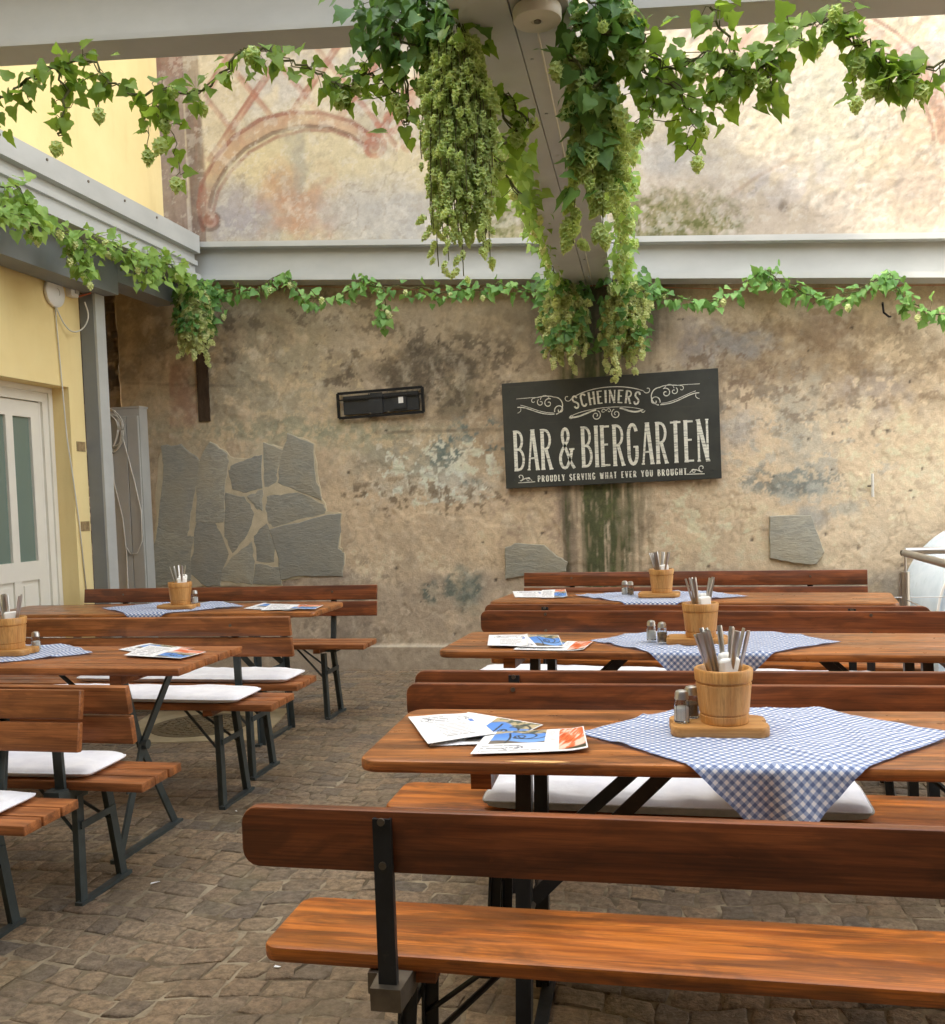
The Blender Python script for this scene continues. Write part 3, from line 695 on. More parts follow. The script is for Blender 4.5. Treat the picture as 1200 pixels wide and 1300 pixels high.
# door
XD = -4.36
fr = MB(); X0, X1 = HX(XD)-.06, HX(XD)+.012
fr.box((X0, yb(5.90), 0), (X1, yb(5.994), 2.274)); fr.box((X0, yb(yd0+.002), 0), (X1, yb(4.65), 2.274)); fr.box((X0, yb(4.65), 2.17), (X1, yb(5.90), 2.274))
fr.box((X1, yb(5.955), 0), (X1+.014, yb(5.994), 2.274)); fr.box((X1, yb(4.65), 2.235), (X1+.014, yb(5.955), 2.274))
fr.box((X0+.01, yb(5.882), 0.01), (X1-.02, yb(5.90), 2.17))
frame = fr.build('door_frame', MT['white'], house)
def leaf(y0, y1):
    d = MB(); xa, xb = HX(XD)-.05, HX(XD)-.008
    zb, zm, zc, ztp = .02, .93, 1.06, 2.165
    st = .085; mid = (y0+y1)/2
    ys = [(y0, y0+st), (mid-.035, mid+.035), (y1-st, y1)]
    for a, b in ys: d.box((xa, yb(a), zb), (xb, yb(b), ztp))
    for a, b in ((y0+st, mid-.035), (mid+.035, y1-st)):
        d.box((xa, yb(a), zb), (xb, yb(b), zb+.13)); d.box((xa, yb(a), zm), (xb, yb(b), zc)); d.box((xa, yb(a), ztp-.11), (xb, yb(b), ztp))
        d.box((xa+.012, yb(a), zb+.13), (xb-.016, yb(b), zm)); d.board(b-a-.06, zm-zb-.19, .02, (0,0,0), .004, .006) if False else None
        d.box((xb-.016, yb(a+.035), zb+.165), (xb-.008, yb(b-.035), zm-.035))
    o = d.build('door', MT['white'], house)
    for a, b in ((y0+st, mid-.035), (mid+.035, y1-st)):
        gm = MB(); gm.box((xa+.014, yb(a), zc), (xb-.02, yb(b), ztp-.11)); gm.build('glass_pane', MT['door_glass'], o)
    return o
leaf(5.27, 5.88)
l2 = leaf(4.655, 5.265)
hm = MB(); hm.tube([(HX(XD)-.01, yb(5.23), 1.05), (HX(XD)+.04, yb(5.23), 1.05), (HX(XD)+.045, yb(5.13), 1.05)], .009); hm.build('door_handle', MT['inox'], l2, True, 40)
MT['bare'] = plain('bare_render', lin(150,128,92), .95, 0, .3, 30, .3, .1)
for z in (1.86, 1.285):
    mb = MB(); mb.box((0, yb(6.05), z-.035), (.004, yb(6.15), z+.035)); mb.build('masonry_patch', MT['bare'], house)

# antenna disc, junction box, their cables
c = Vector((XL, 5.87, 2.912))
d = empty('access_point', c, 0, 'round white disc-shaped wireless unit on the yellow wall under the roof edge', 'wireless unit')
mb = MB(); mb.rings([[(x, r*math.cos(2*PI*k/40), r*math.sin(2*PI*k/40)) for k in range(40)] for x, r in ((0,.085),(.008,.1),(.028,.1),(.036,.088),(.039,.03),(.04,.02))])
mb.build('housing', MT['plastic'], d, True, 40)
mb = MB(); mb.tube([(.0405, .028*math.cos(a), .028*math.sin(a)) for a in np.linspace(-.6, 1.6, 12)], .0025, 6); mb.build('emblem', MT['cab'], d)
mb = MB(); mb.tube([(.02, .0, -.09), (.012, .012, -.2), (.012, .03, -.5), (.012, .045, -.75), (.012, .06, -1.0), (.012, .10, -1.25), (.01, .15, -1.6), (.01, .19, -2.1)], .0045, 6, 0); mb.build('cable', MT['cable'], d, True); mb = MB(); mb.tube(smooth([(.02, .01, -.1),(.03, .06, -.2),(.05, .13, -.26),(.08, .22, -.22),(.1, .27, -.12),(.08, .25, -.02)]), .005, 6); mb.build('cable', MT['cable'], d, True)
b = empty('junction_box', (XL, 6.06, 2.96), 0, 'small white junction box beside the round wireless unit on the yellow wall', 'electrical box')
mb = MB(); mb.board(.085, .085, .05, (0,0,0), .012, .006); o = mb.build('housing', MT['plastic'], b); o.rotation_euler = (PI/2, 0, PI/2); o.location = (.025, 0, 0)
mb = MB(); mb.box((.05, -.005, -.018), (.062, .03, .018)); mb.build('socket', MT['cab'], b)
mb = MB(); mb.tube([(.03, -.03, .04),(.03,-.02,.1),(.03,.01,.11),(.03,.03,.05)], .007, 8); mb.build('conduit', MT['cableO'], b, True); mb = MB(); mb.tube([(.05,.04,-.03),(.1,.1,.0),(.15,.13,.08),(.16,.14,.2),(.16,.14,.3)], .006, 8); mb.build('conduit', MT['cableO'], b, True)

# ------------------------------------------------------------------ PERGOLA
perg = empty('pergola', (0, 4.5, 0), 0, 'light grey painted steel pergola of big beams spanning the courtyard', 'pergola')
PO = Vector((0, 4.5, 0))
def Lp(p): return Vector(p)-PO
def zwb(x): return 3.264-.0795*(x+3.912)          # underside of the wall beam (roof falls to the right)
def isec(h, w, tf, tw):
    return [(-w/2,0),(w/2,0),(w/2,tf),(tw/2,tf),(tw/2,h-tf),(w/2,h-tf),(w/2,h),(-w/2,h),(-w/2,h-tf),(-tw/2,h-tf),(-tw/2,tf),(-w/2,tf)]
mb = MB(); mb.sweep(isec(.31, .20, .042, .03), Lp((-3.93, 7.30, zwb(-3.93))), Lp((4.5, 7.30, zwb(4.5))))
mb.build('wall_beam', MT['beam'], perg)
def zfb(x): return 2.985-.082*x                  # front cross beam
mb = MB()
mb.sweep(isec(.30, .16, .022, .035), Lp((-3.7, 3.36, zfb(-3.7))), Lp((-.70, 3.36, zfb(-.70)))); mb.build('cross_beam', MT['beam'], perg); mb = MB()
mb.sweep(isec(.30, .16, .022, .035), Lp((-.26, 3.36, zfb(-.26))), Lp((4.5, 3.36, zfb(4.5))))
mb.build('cross_beam', MT['beam'], perg)
# centre beam: two channels side by side with a narrow joint
mb = MB()
p0, p1 = Vector((-.475, 2.75, 2.94)), Vector((-.625, 7.19, 2.945))
for s0, s1, zo in ((-.185, -.0018, 0.), (.0018, .185, .006)):
    mb = MB(); mb.sweep([(s0,zo),(s1,zo),(s1,.30),(s0,.30)], Lp(p0), Lp(p1)); mb.build('centre_beam', MT['beam'], perg)
for k in range(9):
    t = (k+.4)/9; q = p0.lerp(p1, t)
    for s in (.03, .16): mb = MB(); mb.tube([Lp(q+Vector((s, 0, .006))), Lp(q+Vector((s, 0, .001)))], .008, 10); mb.build('screw', MT['beam'], perg)
mb = MB(); mb.tube([Lp(p0.lerp(p1, t)+Vector((.075-.03*t, 0, -.002))) for t in np.linspace(0, 1, 12)], .0035, 6); mb.build('cable', MT['cable'], perg, True)
mb = MB(); mb.box(Lp((-.86, 7.18, 2.985)), Lp((-.42, 7.199, 3.24))); mb.build('end_plate', MT['beam'], perg)
# beam along the house: stepped fascia with a lower lip, then a girder with its shade put into the paint
mb = MB()
prof = [(-3.75,3.46),(-3.75,3.60),(-3.82,3.604),(-4.19,3.604),(-4.19,3.40),(-3.97,3.40),(-3.97,3.236),(-3.75,3.236),(-3.75,3.285),(-3.80,3.289),(-3.80,3.36),(-3.775,3.362),(-3.775,3.40),(-3.80,3.402),(-3.80,3.456)]
mb.rings([[tuple(Lp((x, y, z))) for x, z in prof] for y in (1.0, 7.17)])
mb.build('side_beam', MT['beam'], perg)
mb = MB(); mb.rings([[tuple(Lp((x, y, z+dz))) for x, z in ((-4.16,2.965),(-3.96,2.965),(-3.96,3.234),(-3.972,3.234),(-3.972,3.396),(-4.16,3.396))] for y, dz in ((1.0, 0), (6.30, 0))]); mb.box(Lp((-4.16, 6.302, 3.06)), Lp((-3.96, 7.17, 3.232))); mb.build('girder', MT['beamShade'], perg)
mb = MB(); mb.box(Lp((-4.198, 6.172, 0)), Lp((-4.09, 6.29, 2.962))); mb.build('post', MT['beamShade'], perg)  # front of the post in the shaded copy of the paint
mb = MB(); mb.box(Lp((-4.0895, 6.174, 0)), Lp((-4.072, 6.288, 2.962))); mb.build('post', MT['beam'], perg)  # lit side of the post, put on as a lighter strip
for k in range(12):
    y = 1.9+k*.42
    mb = MB(); z = 3.565; mb.rings([[tuple(Lp((x, y+.009*math.cos(a), z+.009*math.sin(a)))) for a in np.linspace(0, 2*PI, 9)[:-1]] for x in (-3.752, -3.744)]); mb.build('screw', MT['zinc'], perg)
# lamp under the centre beam
lamp = empty('ceiling_lamp', (-.40, 3.08, 2.938), 0, 'white cylindrical ceiling lamp fixed under the centre beam', 'lamp')
mb = MB(); mb.lathe([(.076,.0),(.078,-.006),(.078,-.035),(.075,-.04),(.02,-.041),(.018,-.039),(.004,-.039)], n=40); mb.build('housing', plain('lamp_housing', lin(200,196,180), .45, 0, .03, 5), lamp, True, 40)
mb = MB(); mb.lathe([(.012,-.039),(.012,-.043),(.006,-.045)], n=16); mb.build('knob', MT['zinc'], lamp, True, 40)

# cabinet in the corner
cb = empty('electric_cabinet', (-4.585, 7.25, 0), 0, 'tall grey two-door steel cabinet in the corner behind the post', 'cabinet')
mb = MB(); mb.box((-.235, -.1, 0), (.225, .02, 2.24)); mb.box((-.24, -.105, 2.241), (.232, .025, 2.255)); mb.build('body', MT['cab'], cb)
for x0, x1 in ((-.228, .105), (.111, .218)):
    mb = MB(); mb.board(x1-x0, 2.11, .018, (0,0,0), .006, .004, 'y'); o = mb.build('door', MT['cab'], cb); o.location = ((x0+x1)/2, -.109, 1.12)
mb = MB(); rnd = random.Random(11)
for k in range(9):
    r = rnd.uniform(.10, .17); cx = -.03+rnd.uniform(-.02, .04); ph = rnd.uniform(0, 6)
    mb.tube([(cx+r*.8*math.cos(a)+.01*math.sin(3*a+ph), -.135-.012*k*.3-.01*math.sin(a), 2.03+r*1.25*math.sin(a)) for a in np.linspace(0, 2*PI, 28)], .0045, 6)
mb.tube([(.02,-.13,2.2),(.09,-.14,1.95),(.17,-.135,1.6),(.215,-.13,1.35),(.21,-.13,1.1),(.16,-.13,1.0),(.1,-.13,.99),(.06,-.13,1.05)], .005, 6)
mb.tube([(-.03,-.13,2.1),(-.02,-.135,1.6),(.04,-.13,1.3),(.06,-.13,1.0),(.055,-.13,.7),(.09,-.13,.4),(.1,-.13,.02)], .005, 6)
tag(mb.build('cable_coil', MT['cable'], None, True), 'coil of white cable hanging on the front of the grey cabinet', 'cable').location = (-4.585, 7.25, 0.03)

# small wall fittings
P0 = ony(485, 512, YW)
br = empty('wall_bracket', P0, 0, 'flat black steel screen bracket mounted empty on the old wall', 'bracket')
mb = MB(); W, Hh = .36, .10
for z in (-Hh, Hh): mb.bar((-W, -.045, z), (W, -.045, z), .022, .02)
for x in (-W, W): mb.bar((x, -.046, -Hh), (x, -.046, Hh), .022, .018, (0,1,0))
for x in (-W+.02, W-.02):
    for z in (-Hh, Hh): mb.bar((x, -.045, z), (x, -.005, z), .016, .016)
mb.bar((-W, -.05, .045), (W, -.05, .045), .012, .010)
mb.build('frame', MT['blackm'], br)
mb = MB(); mb.box((-.32, -.034, -.075), (.32, -.004, .075)); mb.box((-.10, -.05, -.085), (.02, -.0345, .085)); mb.box((.1, -.046, -.06), (.22, -.0345, .06)); mb.build('wall_plate', MT['steel'], br)
mb = MB(); mb.box((.155, -.0475, -.015), (.195, -.0462, .035)); mb.build('sticker', MT['plastic'], br)
for x, z in ((-.085,.08),(.07,.08),(-.085,-.08),(.07,-.08)): mb = MB(); mb.rings([[(x+.008*math.cos(a), y, z+.008*math.sin(a)) for a in np.linspace(0, 2*PI, 9)[:-1]] for y in (-.056, -.064)]); mb.build('bolt', MT['zinc'], br)
P0 = ony(1108, 616, YW-.05); P0.y = YW
br.rotation_euler = (0, -.02, 0)
rod = empty('tie_rod', P0, 0, 'short pale metal rod stub fixed upright on the right part of the wall', 'rod')
mb = MB(); mb.tube([(0,-.05,-.085),(0,-.05,.085)], .010, 10); mb.build('rod', MT['cable'], rod, True, 40)
mb = MB(); mb.tube([(0,.01,0),(0,-.05,0)], .006, 8); mb.box((-.03,-.03,-.012),(-.004,-.012,.0)); mb.build('stem', MT['zinc'], rod)
P0 = ony(1121, 395, YW)
mb = MB(); mb.tube([P0+Vector((0,.0,.06)), P0+Vector((-.01,-.05,.04)), P0+Vector((-.006,-.06,-.02)), P0+Vector((.03,-.05,-.05)), P0+Vector((.045,-.04,-.05))], .008, 8)
tag(mb.build('wall_hook', MT['blackm'], None, True), 'bent black iron hook sticking out of the wall under the right garland', 'hook')
mb = MB(); mb.tube([Vector((x, 7.31, zwb(x)-.03-.03*math.sin((x+3)*1.3)**2)) for x in np.linspace(-3.7, 3.5, 60)], .0025, 6)
tag(mb.build('power_cable', MT['cableO'], None, True), 'thin orange cable strung along the wall under the wall beam', 'cable')
# manhole cover
m0 = onz(255, 922, 0.)
mc = empty('manhole_cover', (m0.x, m0.y, 0), .2, 'round patterned manhole cover in a pale stone surround under the left benches', 'manhole cover')
mb = MB(); out = [(.46*sx+rx, .42*sy+ry) for sx, sy, rx, ry in ((-1,-1,0,.02),(1,-1,.03,0),(1.05,1,0,0),(-1,1,0,.03))]
mb.rings([[(x, y, z) for x, y in out] for z in (-.02, .007)]); mb.build('surround', plain('pale_stone', lin(176,160,126), .9, 0, .15, 9, .4), mc)
mb = MB(); mb.lathe([(.31,0),(.31,.011),(.30,.013),(.29,.013),(.288,.010),(.01,.010)], n=48)
for k in range(5):
    r = .05+.05*k
    n = 5+6*k
    for j in range(n):
        a0 = 2*PI*j/n; a1 = 2*PI*(j+.6)/n
        q = [((r+dr)*math.cos(a), (r+dr)*math.sin(a)) for dr, a in ((-.012,a0),(.012,a0),(.012,a1),(-.012,a1))]
        mb.rings([[(x, y, z) for x, y in q] for z in (.0101, .015)])
mb.build('cover', plain('cast_iron', lin(120,106,80), .7, .2, .25, 14, .3), mc)

# ------------------------------------------------------------------ RAILING AND CELLAR DOME (right)
rl = empty('handrail', (1.31, 6.0, 0), 0, 'brushed steel handrail with a corner post behind the right benches', 'railing')
mb = MB(); mb.tube([(-.005, -.02, .975), (-.005, -3.6, .975)], .0215, 14); mb.build('rail', MT['inox'], rl, True, 40)
mb = MB(); mb.tube([(0, 0, .985), (2.4, 0, .985)], .0215, 14); mb.build('rail', MT['inox'], rl, True, 40)
mb = MB(); mb.lathe([(.001,.0),(.022,.004),(.026,.02),(.022,.036),(.001,.04)], (-.005,-.005,.955), 16); mb.build('joint', MT['zinc'], rl, True, 40)
for q in ((0, 0), (0, -1.7), (1.9, 0)):
    mb = MB(); mb.tube([(q[0], q[1], .86), (q[0], q[1], .97)], .006, 10); mb.tube([(q[0], q[1], 0), (q[0], q[1], .862)], .0235, 14); mb.tube([(q[0]-.025, q[1]+.02, 0), (q[0]-.025, q[1]+.02, .855)], .009, 10); mb.build('post', MT['inox'], rl, True, 40)
for z in (.25, .48, .71):
    for pp in ([(-.07, .0, z), (2.4, 0, z)], [(.0, .03, z-.012), (0, -3.6, z-.012)]): mb = MB(); mb.tube(pp, .0035, 6); mb.build('wire', MT['inox'], rl)
def dome_mat():
    m = N('dome_sheet'); v = m.coord((1,1,1)); n = m.noise(m.coord((6, 2, 2)), 2., 6, .65); 
    c = m.mix(m.ramp(n, (.35, 0.), (.7, 1.)), lin(214,228,238), lin(186,204,218)); c = m.mix(m.ramp(m.noise(v, 12., 6, .7), (.62, 0.), (.75, .5)), c, lin(150,164,172))
    m.set(color=c, rough=.25, spec=.5); return m.mat
dm = empty('dome_cover', (2.17, 6.85, -.10), 0, 'pale blue-white curved plastic cover behind the steel handrail', 'canopy')
rings = []
for y in (-.5, .5):
    for rr in ((.60, .588) if y < 0 else (.588, .60)): pass
prof = [(.60*math.cos(a), .62+.60*math.sin(a)) for a in np.linspace(-.1, PI+.1, 40)]; pin = [(.585*math.cos(a), .62+.585*math.sin(a)) for a in np.linspace(PI+.1, -.1, 40)]
mb = MB(); mb.rings([[(x, y, z) for x, z in [(.60,0)]+prof+[(-.60,0),(-.585,0)]+pin+[(.585,0)]] for y in (-.5, .5)], cap=True)
mb.box((-.584, -.49, .0), (.584, -.47, .62)); mb.rings([[(x, y, z) for x, z in [(.58*math.cos(a), .621+.58*math.sin(a)) for a in np.linspace(0, PI, 30)]] for y in (-.488, -.472)])
mb.build('shell', dome_mat(), dm, True, 30)
mb = MB(); mb.tube([(.602*math.cos(a), -.5, .62+.602*math.sin(a)) for a in np.linspace(-.1, PI+.1, 40)], .008, 8); mb.build('rim', MT['plastic'], dm, True)
from mathutils import Quaternion
# ------------------------------------------------------------------ BENCHES AND TABLES
def make_bench(name, L, zs, style, label, group, sm, bm_, stl, back=True, inset=.34, front=False, pin=None):
    root = empty(name, (0,0,0), 0, label, 'bench', group)
    W = .25 if style == 'R' else .265; T = .032; hl = L/2
    mb = MB()
    if style == 'R': mb.board(L, W, T, (0,0,zs-T/2), .035, .006)
    else:
        w = (W-.016)/3
        for k in (-1, 0, 1): mb.board(L+random.uniform(-.004,.004), w, T, (0, k*(w+.008), zs-T/2), .004, .003)
    mb.build('seat', sm, root, True, 35)
    for sx in (-1, 1):
        x = sx*(hl-inset)
        b = MB(); b.box((x-.03*sx-.022, -W/2+.02, zs-T-.03), (x-.03*sx+.022, W/2-.02, zs-T-.0005)); b.build('batten', sm, root)
        for sy in (-1, 1):
            lg = MB(); a = Vector((x+.02*sx, sy*.085, zs-T-.031)); e = Vector((x+.045*sx, sy*.125, .002))
            lg.bar(a, e, .038, .006, (1,0,0)); lg.bar(a+Vector((-.016*sx, 0, 0)), e+Vector((-.016*sx, 0, 0)), .006, .03, (1,0,0)); lg.build('leg', stl, root)
        fb = MB(); fb.bar((x+.045*sx, -.155, .008), (x+.045*sx, .155, .008), .03, .014); fb.build('floor_bar', stl, root)
        fb = MB(); fb.bar((x+.036*sx, -.104, zs*.62), (x+.036*sx, .104, zs*.62), .006, .026); fb.build('cross_bar', stl, root)
        for sy in (-1, 1): br = MB(); br.tube([(x+.03*sx, sy*.1, zs*.5), (x-.20*sx, sy*.03, zs-T-.008)], .0065, 6); br.build('brace', stl, root)
        br = MB(); br.box((x-.22*sx-.02, -.05, zs-T-.008), (x-.22*sx+.02, .05, zs-T-.0004)); br.build('brace_plate', stl, root)
    if back:
        yb = -W/2-.046; lean = 0. if style == 'R' else .16
        z0, z1 = (zs+.19, zs+.31) if style == 'R' else (zs+.148, zs+.352)
        def pt(y, z): return (y-(z-zs)*math.tan(lean)+.3*math.tan(lean), z)
        boards = [(z0, z1)] if style == 'R' else [(z0, (z0+z1)/2-.004), ((z0+z1)/2+.004, z1)]
        for a, b in boards:
            sub = MB(); sub.board(L, b-a, .028, (0,0,0), .035 if style == 'R' else .004, .005, 'y')
            yc, zc = pt(yb, (a+b)/2); cl, sn = math.cos(lean), math.sin(lean)
            mb = MB(); mb.add([(x, y*cl-z*sn+yc, y*sn+z*cl+zc) for x, y, z in sub.v], sub.f); mb.build('backrest', bm_, root, True, 35)
        for sx in (-1, 1):
            x = sx*(hl-(pin or inset+.01)); pm = MB(); dy = .044 if front else 0.
            y1_, zt_ = pt(yb-.022+dy, z1-.012); y0_, zb_ = pt(yb-.022+dy, zs-.01)
            y0_ = max(y0_, -W/2-.06) if style != 'R' else y0_; y0_ = min(y0_, -W/2-.012)
            pm.bar((x, y0_, zb_-.05), (x, y1_, zt_), .036, .005, (0,1,0))
            for s in (-1, 1): pm.bar((x+s*.0155, y0_+.007, zb_-.05), (x+s*.0155, y1_+.007, zt_), .005, .010, (0,1,0))
            po = pm.build('post', stl, root)
            cm = MB(); yy = -W/2
            cm.rings([[(x+q[0], q[1], z) for q in ((-.03,yy-(.088 if style == 'R' else .062)),(.03,yy-(.088 if style == 'R' else .062)),(.034,yy-.012),(-.034,yy-.012))] for z in (zs-.066, zs-.022)])
            cm.box((x-.06, yy-.012, zs-.075), (x+.03, yy+.10, zs-T-.0006)); cm.build('clamp', MT['zinc'] if style == 'R' else stl, root)
            for f in ((.16, .86) if style == 'R' else (.2, .8)):
                y_, z_ = pt(yb, z0+(z1-z0)*f)
                for d0, d1, r in ((-.0245, -.029, .0075), (.014, .017, .0075)):
                    bo = MB(); bo.rings([[(x+r*math.cos(a), y_+dd, z_+r*math.sin(a)) for a in np.linspace(0, 2*PI, 13)[:-1]] for dd in (d0, d1)]); bo.build('bolt', MT['zinc'], po)
    return root
def make_table(name, L, W, style, label, group, wm, stl, h=.78):
    root = empty(name, (0,0,0), 0, label, 'table', group); T = .03; hl = L/2
    mb = MB()
    if style == 'R': mb.board(L, W, T, (0,0,h-T/2), .05, .008, seg=6)
    else:
        n = 5; w = (W-.006*(n-1))/n
        for k in range(n): mb.board(L+random.uniform(-.006,.006), w, T, (0, (k-(n-1)/2)*(w+.006), h-T/2), .005, .004)
    mb.build('table_top', wm, root, True, 35)
    for sx in (-1, 1):
        xi = hl-.29; b = MB(); b.box((sx*xi-.024, -W/2+.03, h-T-.042), (sx*xi+.024, W/2-.03, h-T-.0005)); b.build('batten', wm, root)
        if style == 'R':
            x = sx*(hl-.40)
            for sy in (-1, 1):
                lg = MB(); a = Vector((x, sy*.185, h-T-.001)); e = Vector((x+.02*sx, sy*.215, .002))
                lg.bar(a, e, .042, .006, (1,0,0)); lg.bar(a+Vector((.018*sx,0,0)), e+Vector((.018*sx,0,0)), .006, .036, (1,0,0)); lg.build('leg', stl, root)
            fb = MB(); fb.bar((x+.02*sx, -.25, .009), (x+.02*sx, .25, .009), .034, .016); fb.build('floor_bar', stl, root)
            fb = MB(); fb.bar((x+.01*sx, -.198, .40), (x+.01*sx, .198, .40), .006, .034); fb.build('cross_bar', stl, root)
            for sy in (-1, 1): br = MB(); br.bar((x+.008*sx, sy*.17, .42), (x-.34*sx, sy*.12, h-T-.006), .034, .006, (0,1,0)); br.build('brace', stl, root)
            br = MB(); br.box((x-.37*sx-.02, -.16, h-T-.006), (x-.37*sx+.02, .16, h-T-.0004)); br.build('brace_plate', stl, root)
        else:
            x = sx*(hl-.33)
            for sy in (-1, 1):
                lg = MB(); o = .006*sy
                lg.bar((x+o+.05*sx, sy*.20, h-T-.001), (x+o-.012*sx, 0., h*.53), .036, .010, (1,0,0)); lg.bar((x+o-.012*sx, 0., h*.53), (x+o, -sy*.225, .002), .036, .010, (1,0,0)); lg.build('leg', stl, root)
            fb = MB(); fb.bar((x, -.25, .009), (x, .25, .009), .034, .016); fb.build('floor_bar', stl, root)
            fb = MB(); fb.bar((x, -.14, .26), (x, .14, .26), .006, .03); fb.build('cross_bar', stl, root)
            fb = MB(); fb.tube([(x-.02, 0, h*.53), (x+.02, 0, h*.53)], .02, 12); fb.build('hinge', stl, root)
            br = MB(); br.tube([(x-.01*sx, 0, h*.52), (x-.42*sx, 0, h-T-.01)], .009, 8); br.build('brace', stl, root)
    return root
def put(o, x, y, rz=0.): o.location = (x, y, 0); o.rotation_euler = (0, 0, rz); return o
GB = 'beer garden benches'; GT = 'beer garden tables'
R, L_ = 'R', 'L'
S_, B_, K_ = MT['seat'], MT['back'], MT['steel']
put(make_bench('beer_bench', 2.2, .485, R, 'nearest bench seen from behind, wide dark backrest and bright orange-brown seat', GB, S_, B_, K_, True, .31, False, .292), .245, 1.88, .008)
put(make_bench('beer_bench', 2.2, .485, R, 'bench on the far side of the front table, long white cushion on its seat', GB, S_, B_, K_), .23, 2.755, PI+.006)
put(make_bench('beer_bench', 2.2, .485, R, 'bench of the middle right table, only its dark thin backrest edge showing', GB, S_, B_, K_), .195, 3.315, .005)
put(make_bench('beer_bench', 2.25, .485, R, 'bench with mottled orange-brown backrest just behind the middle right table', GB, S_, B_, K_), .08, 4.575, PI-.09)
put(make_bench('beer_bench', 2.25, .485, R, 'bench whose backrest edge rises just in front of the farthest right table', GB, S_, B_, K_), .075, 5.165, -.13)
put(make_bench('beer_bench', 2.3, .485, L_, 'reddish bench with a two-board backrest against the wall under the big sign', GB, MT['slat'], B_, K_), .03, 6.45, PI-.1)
K2 = MT['steelL']; SL = MT['slat']
put(make_bench('slatted_bench', 2.1, .44, L_, 'nearest left bench, facing the viewer, with a white pad on its three-slat seat', GB, SL, SL, K2, True, .3), -1.955-1.05, 2.59, PI)
put(make_bench('slatted_bench', 2.1, .44, L_, 'left bench turned away, leaning backrest touching the nearest left bench', GB, SL, SL, K2, True, .3, True), -1.83-1.05, 3.03, 0.)
put(make_bench('slatted_bench', 2.2, .485, L_, 'backless left bench with white cushion behind the planked table', GB, SL, SL, K2, False, .3), -1.815-1.1, 4.07, 0.)
put(make_bench('slatted_bench', 2.2, .485, L_, 'left bench turned to the far left table, white cushion behind its two-board backrest', GB, SL, SL, K2, True, .3, True), -1.88-1.1, 4.52, .0)
put(make_bench('slatted_bench', 2.18, .485, L_, 'far left bench with a two-board backrest in front of the stone cladding', GB, SL, MT['back'], K2, True, .3), -1.965-1.09, 5.80, PI)
t1 = put(make_table('beer_table', 2.2, .545, R, 'front right table with a chipped edge, biggest checked cloth and wooden tub', GT, MT['table'], K_), .34, 2.385, .035)
put(make_table('beer_table', 2.2, .53, R, 'middle right table, second from the front, under a checked cloth', GT, MT['table'], K_), .155, 3.85, -.05)
put(make_table('beer_table', 2.2, .53, R, 'farthest right table, close to the bench under the sign', GT, MT['table'], K_), .03, 5.51, -.12)
put(make_table('plank_table', 2.2, .54, L_, 'left table topped with five planks on crossed grey legs', GT, MT['slat'], K2), -1.86-1.1, 3.5, 0.)
put(make_table('beer_table', 2.2, .52, R, 'far left table near the stone cladding, smooth rounded top', GT, MT['table'], K2), -2.01-1.1, 5.225, 0.)
mb = MB(); mb.rings([[(x, y, z) for x, y in ((-.75,-.262),(-.72,-.268),(-.64,-.269),(-.60,-.262),(-.63,-.255),(-.71,-.254))] for z in (.776, .7806)])
mb.build('chipped_edge', plain('bare_wood', lin(222,176,116), .7, 0, .1, 40), t1)

# ------------------------------------------------------------------ CUSHIONS
def cushion(x, y, z, L, W, T, rz, label, seed=0, stripe=False, tilt=0.):
    nx, ny = 72, 22
    s = np.linspace(-1, 1, nx); t = np.linspace(-1, 1, ny); Sx, Ty = np.meshgrid(s, t)
    rim = (1-np.abs(Sx)**14)*(1-np.abs(Ty)**7)
    X = Sx*L/2; Y = Ty*W/2*(1+.02*np.sin(X*9+seed)); cr = 1-.02*(np.abs(Sx)**8)*(np.abs(Ty)**8)
    prof = np.clip(rim, 0, 1)**.38
    w = (fbm(X*6+seed*7, Y*10, 200+seed, 4)-.5)
    w2 = np.abs(fbm(X*9+seed, Y*16, 230+seed, 3)-.5)
    kk = 2. if stripe else 1.; up = T/2+T/2*prof+kk*(.016*w-.012*w2)*prof; dn = T/2-T/2*prof
    top = np.stack([X*cr, Y*cr, up], -1); bot = np.stack([X*cr, Y*cr, np.maximum(dn, 0)], -1)
    root = empty('seat_cushion', (x, y, z+.001), rz, label, 'cushion', 'white seat cushions on the benches')
    root.rotation_euler = (tilt, 0, rz)
    a = grid_obj('cover', np.concatenate([top], 0), MT['cushion'], root)
    grid_obj('underside', bot[::-1], MT['stripe'] if stripe else MT['cushion'], root)
    pts = [(p[0], p[1], T/2) for p in list(top[0])+list(top[1:, -1])+list(top[-1, ::-1][1:])+list(top[::-1, 0][1:])]
    pm = MB(); pm.tube(pts, .0035, 6); pm.build('piping', MT['stripe'] if stripe else MT['cushion'], root, True)
    return root
cushion(-.04, 2.745, .485, 1.06, .28, .062, .0, 'white cushion with grey striped underside below the front right table', 1, True)
cushion(-.53, 4.60, .485, .94, .25, .05, -.09, 'white cushion under the left half of the middle right table', 2)
cushion(.42, 4.51, .485, .90, .25, .05, -.09, 'white cushion under the right half of the middle right table', 3)
cushion(-1.955-.62, 4.06, .485, 1.2, .27, .042, 0, 'long white cushion on the backless bench behind the planked table', 4)
cushion(-1.94-.6, 4.53, .485, 1.2, .26, .045, 0, 'white cushion on the left bench that faces the far left table', 5)
cushion(-2.05-.5, 3.03, .44, 1.0, .26, .04, .03, 'thin bowed white pad on the left bench turned away from the viewer', 6)
cushion(-2.09-.5, 2.585, .44, 1.0, .25, .035, -.01, 'white ribbed pad on the nearest left bench at the picture edge', 7)

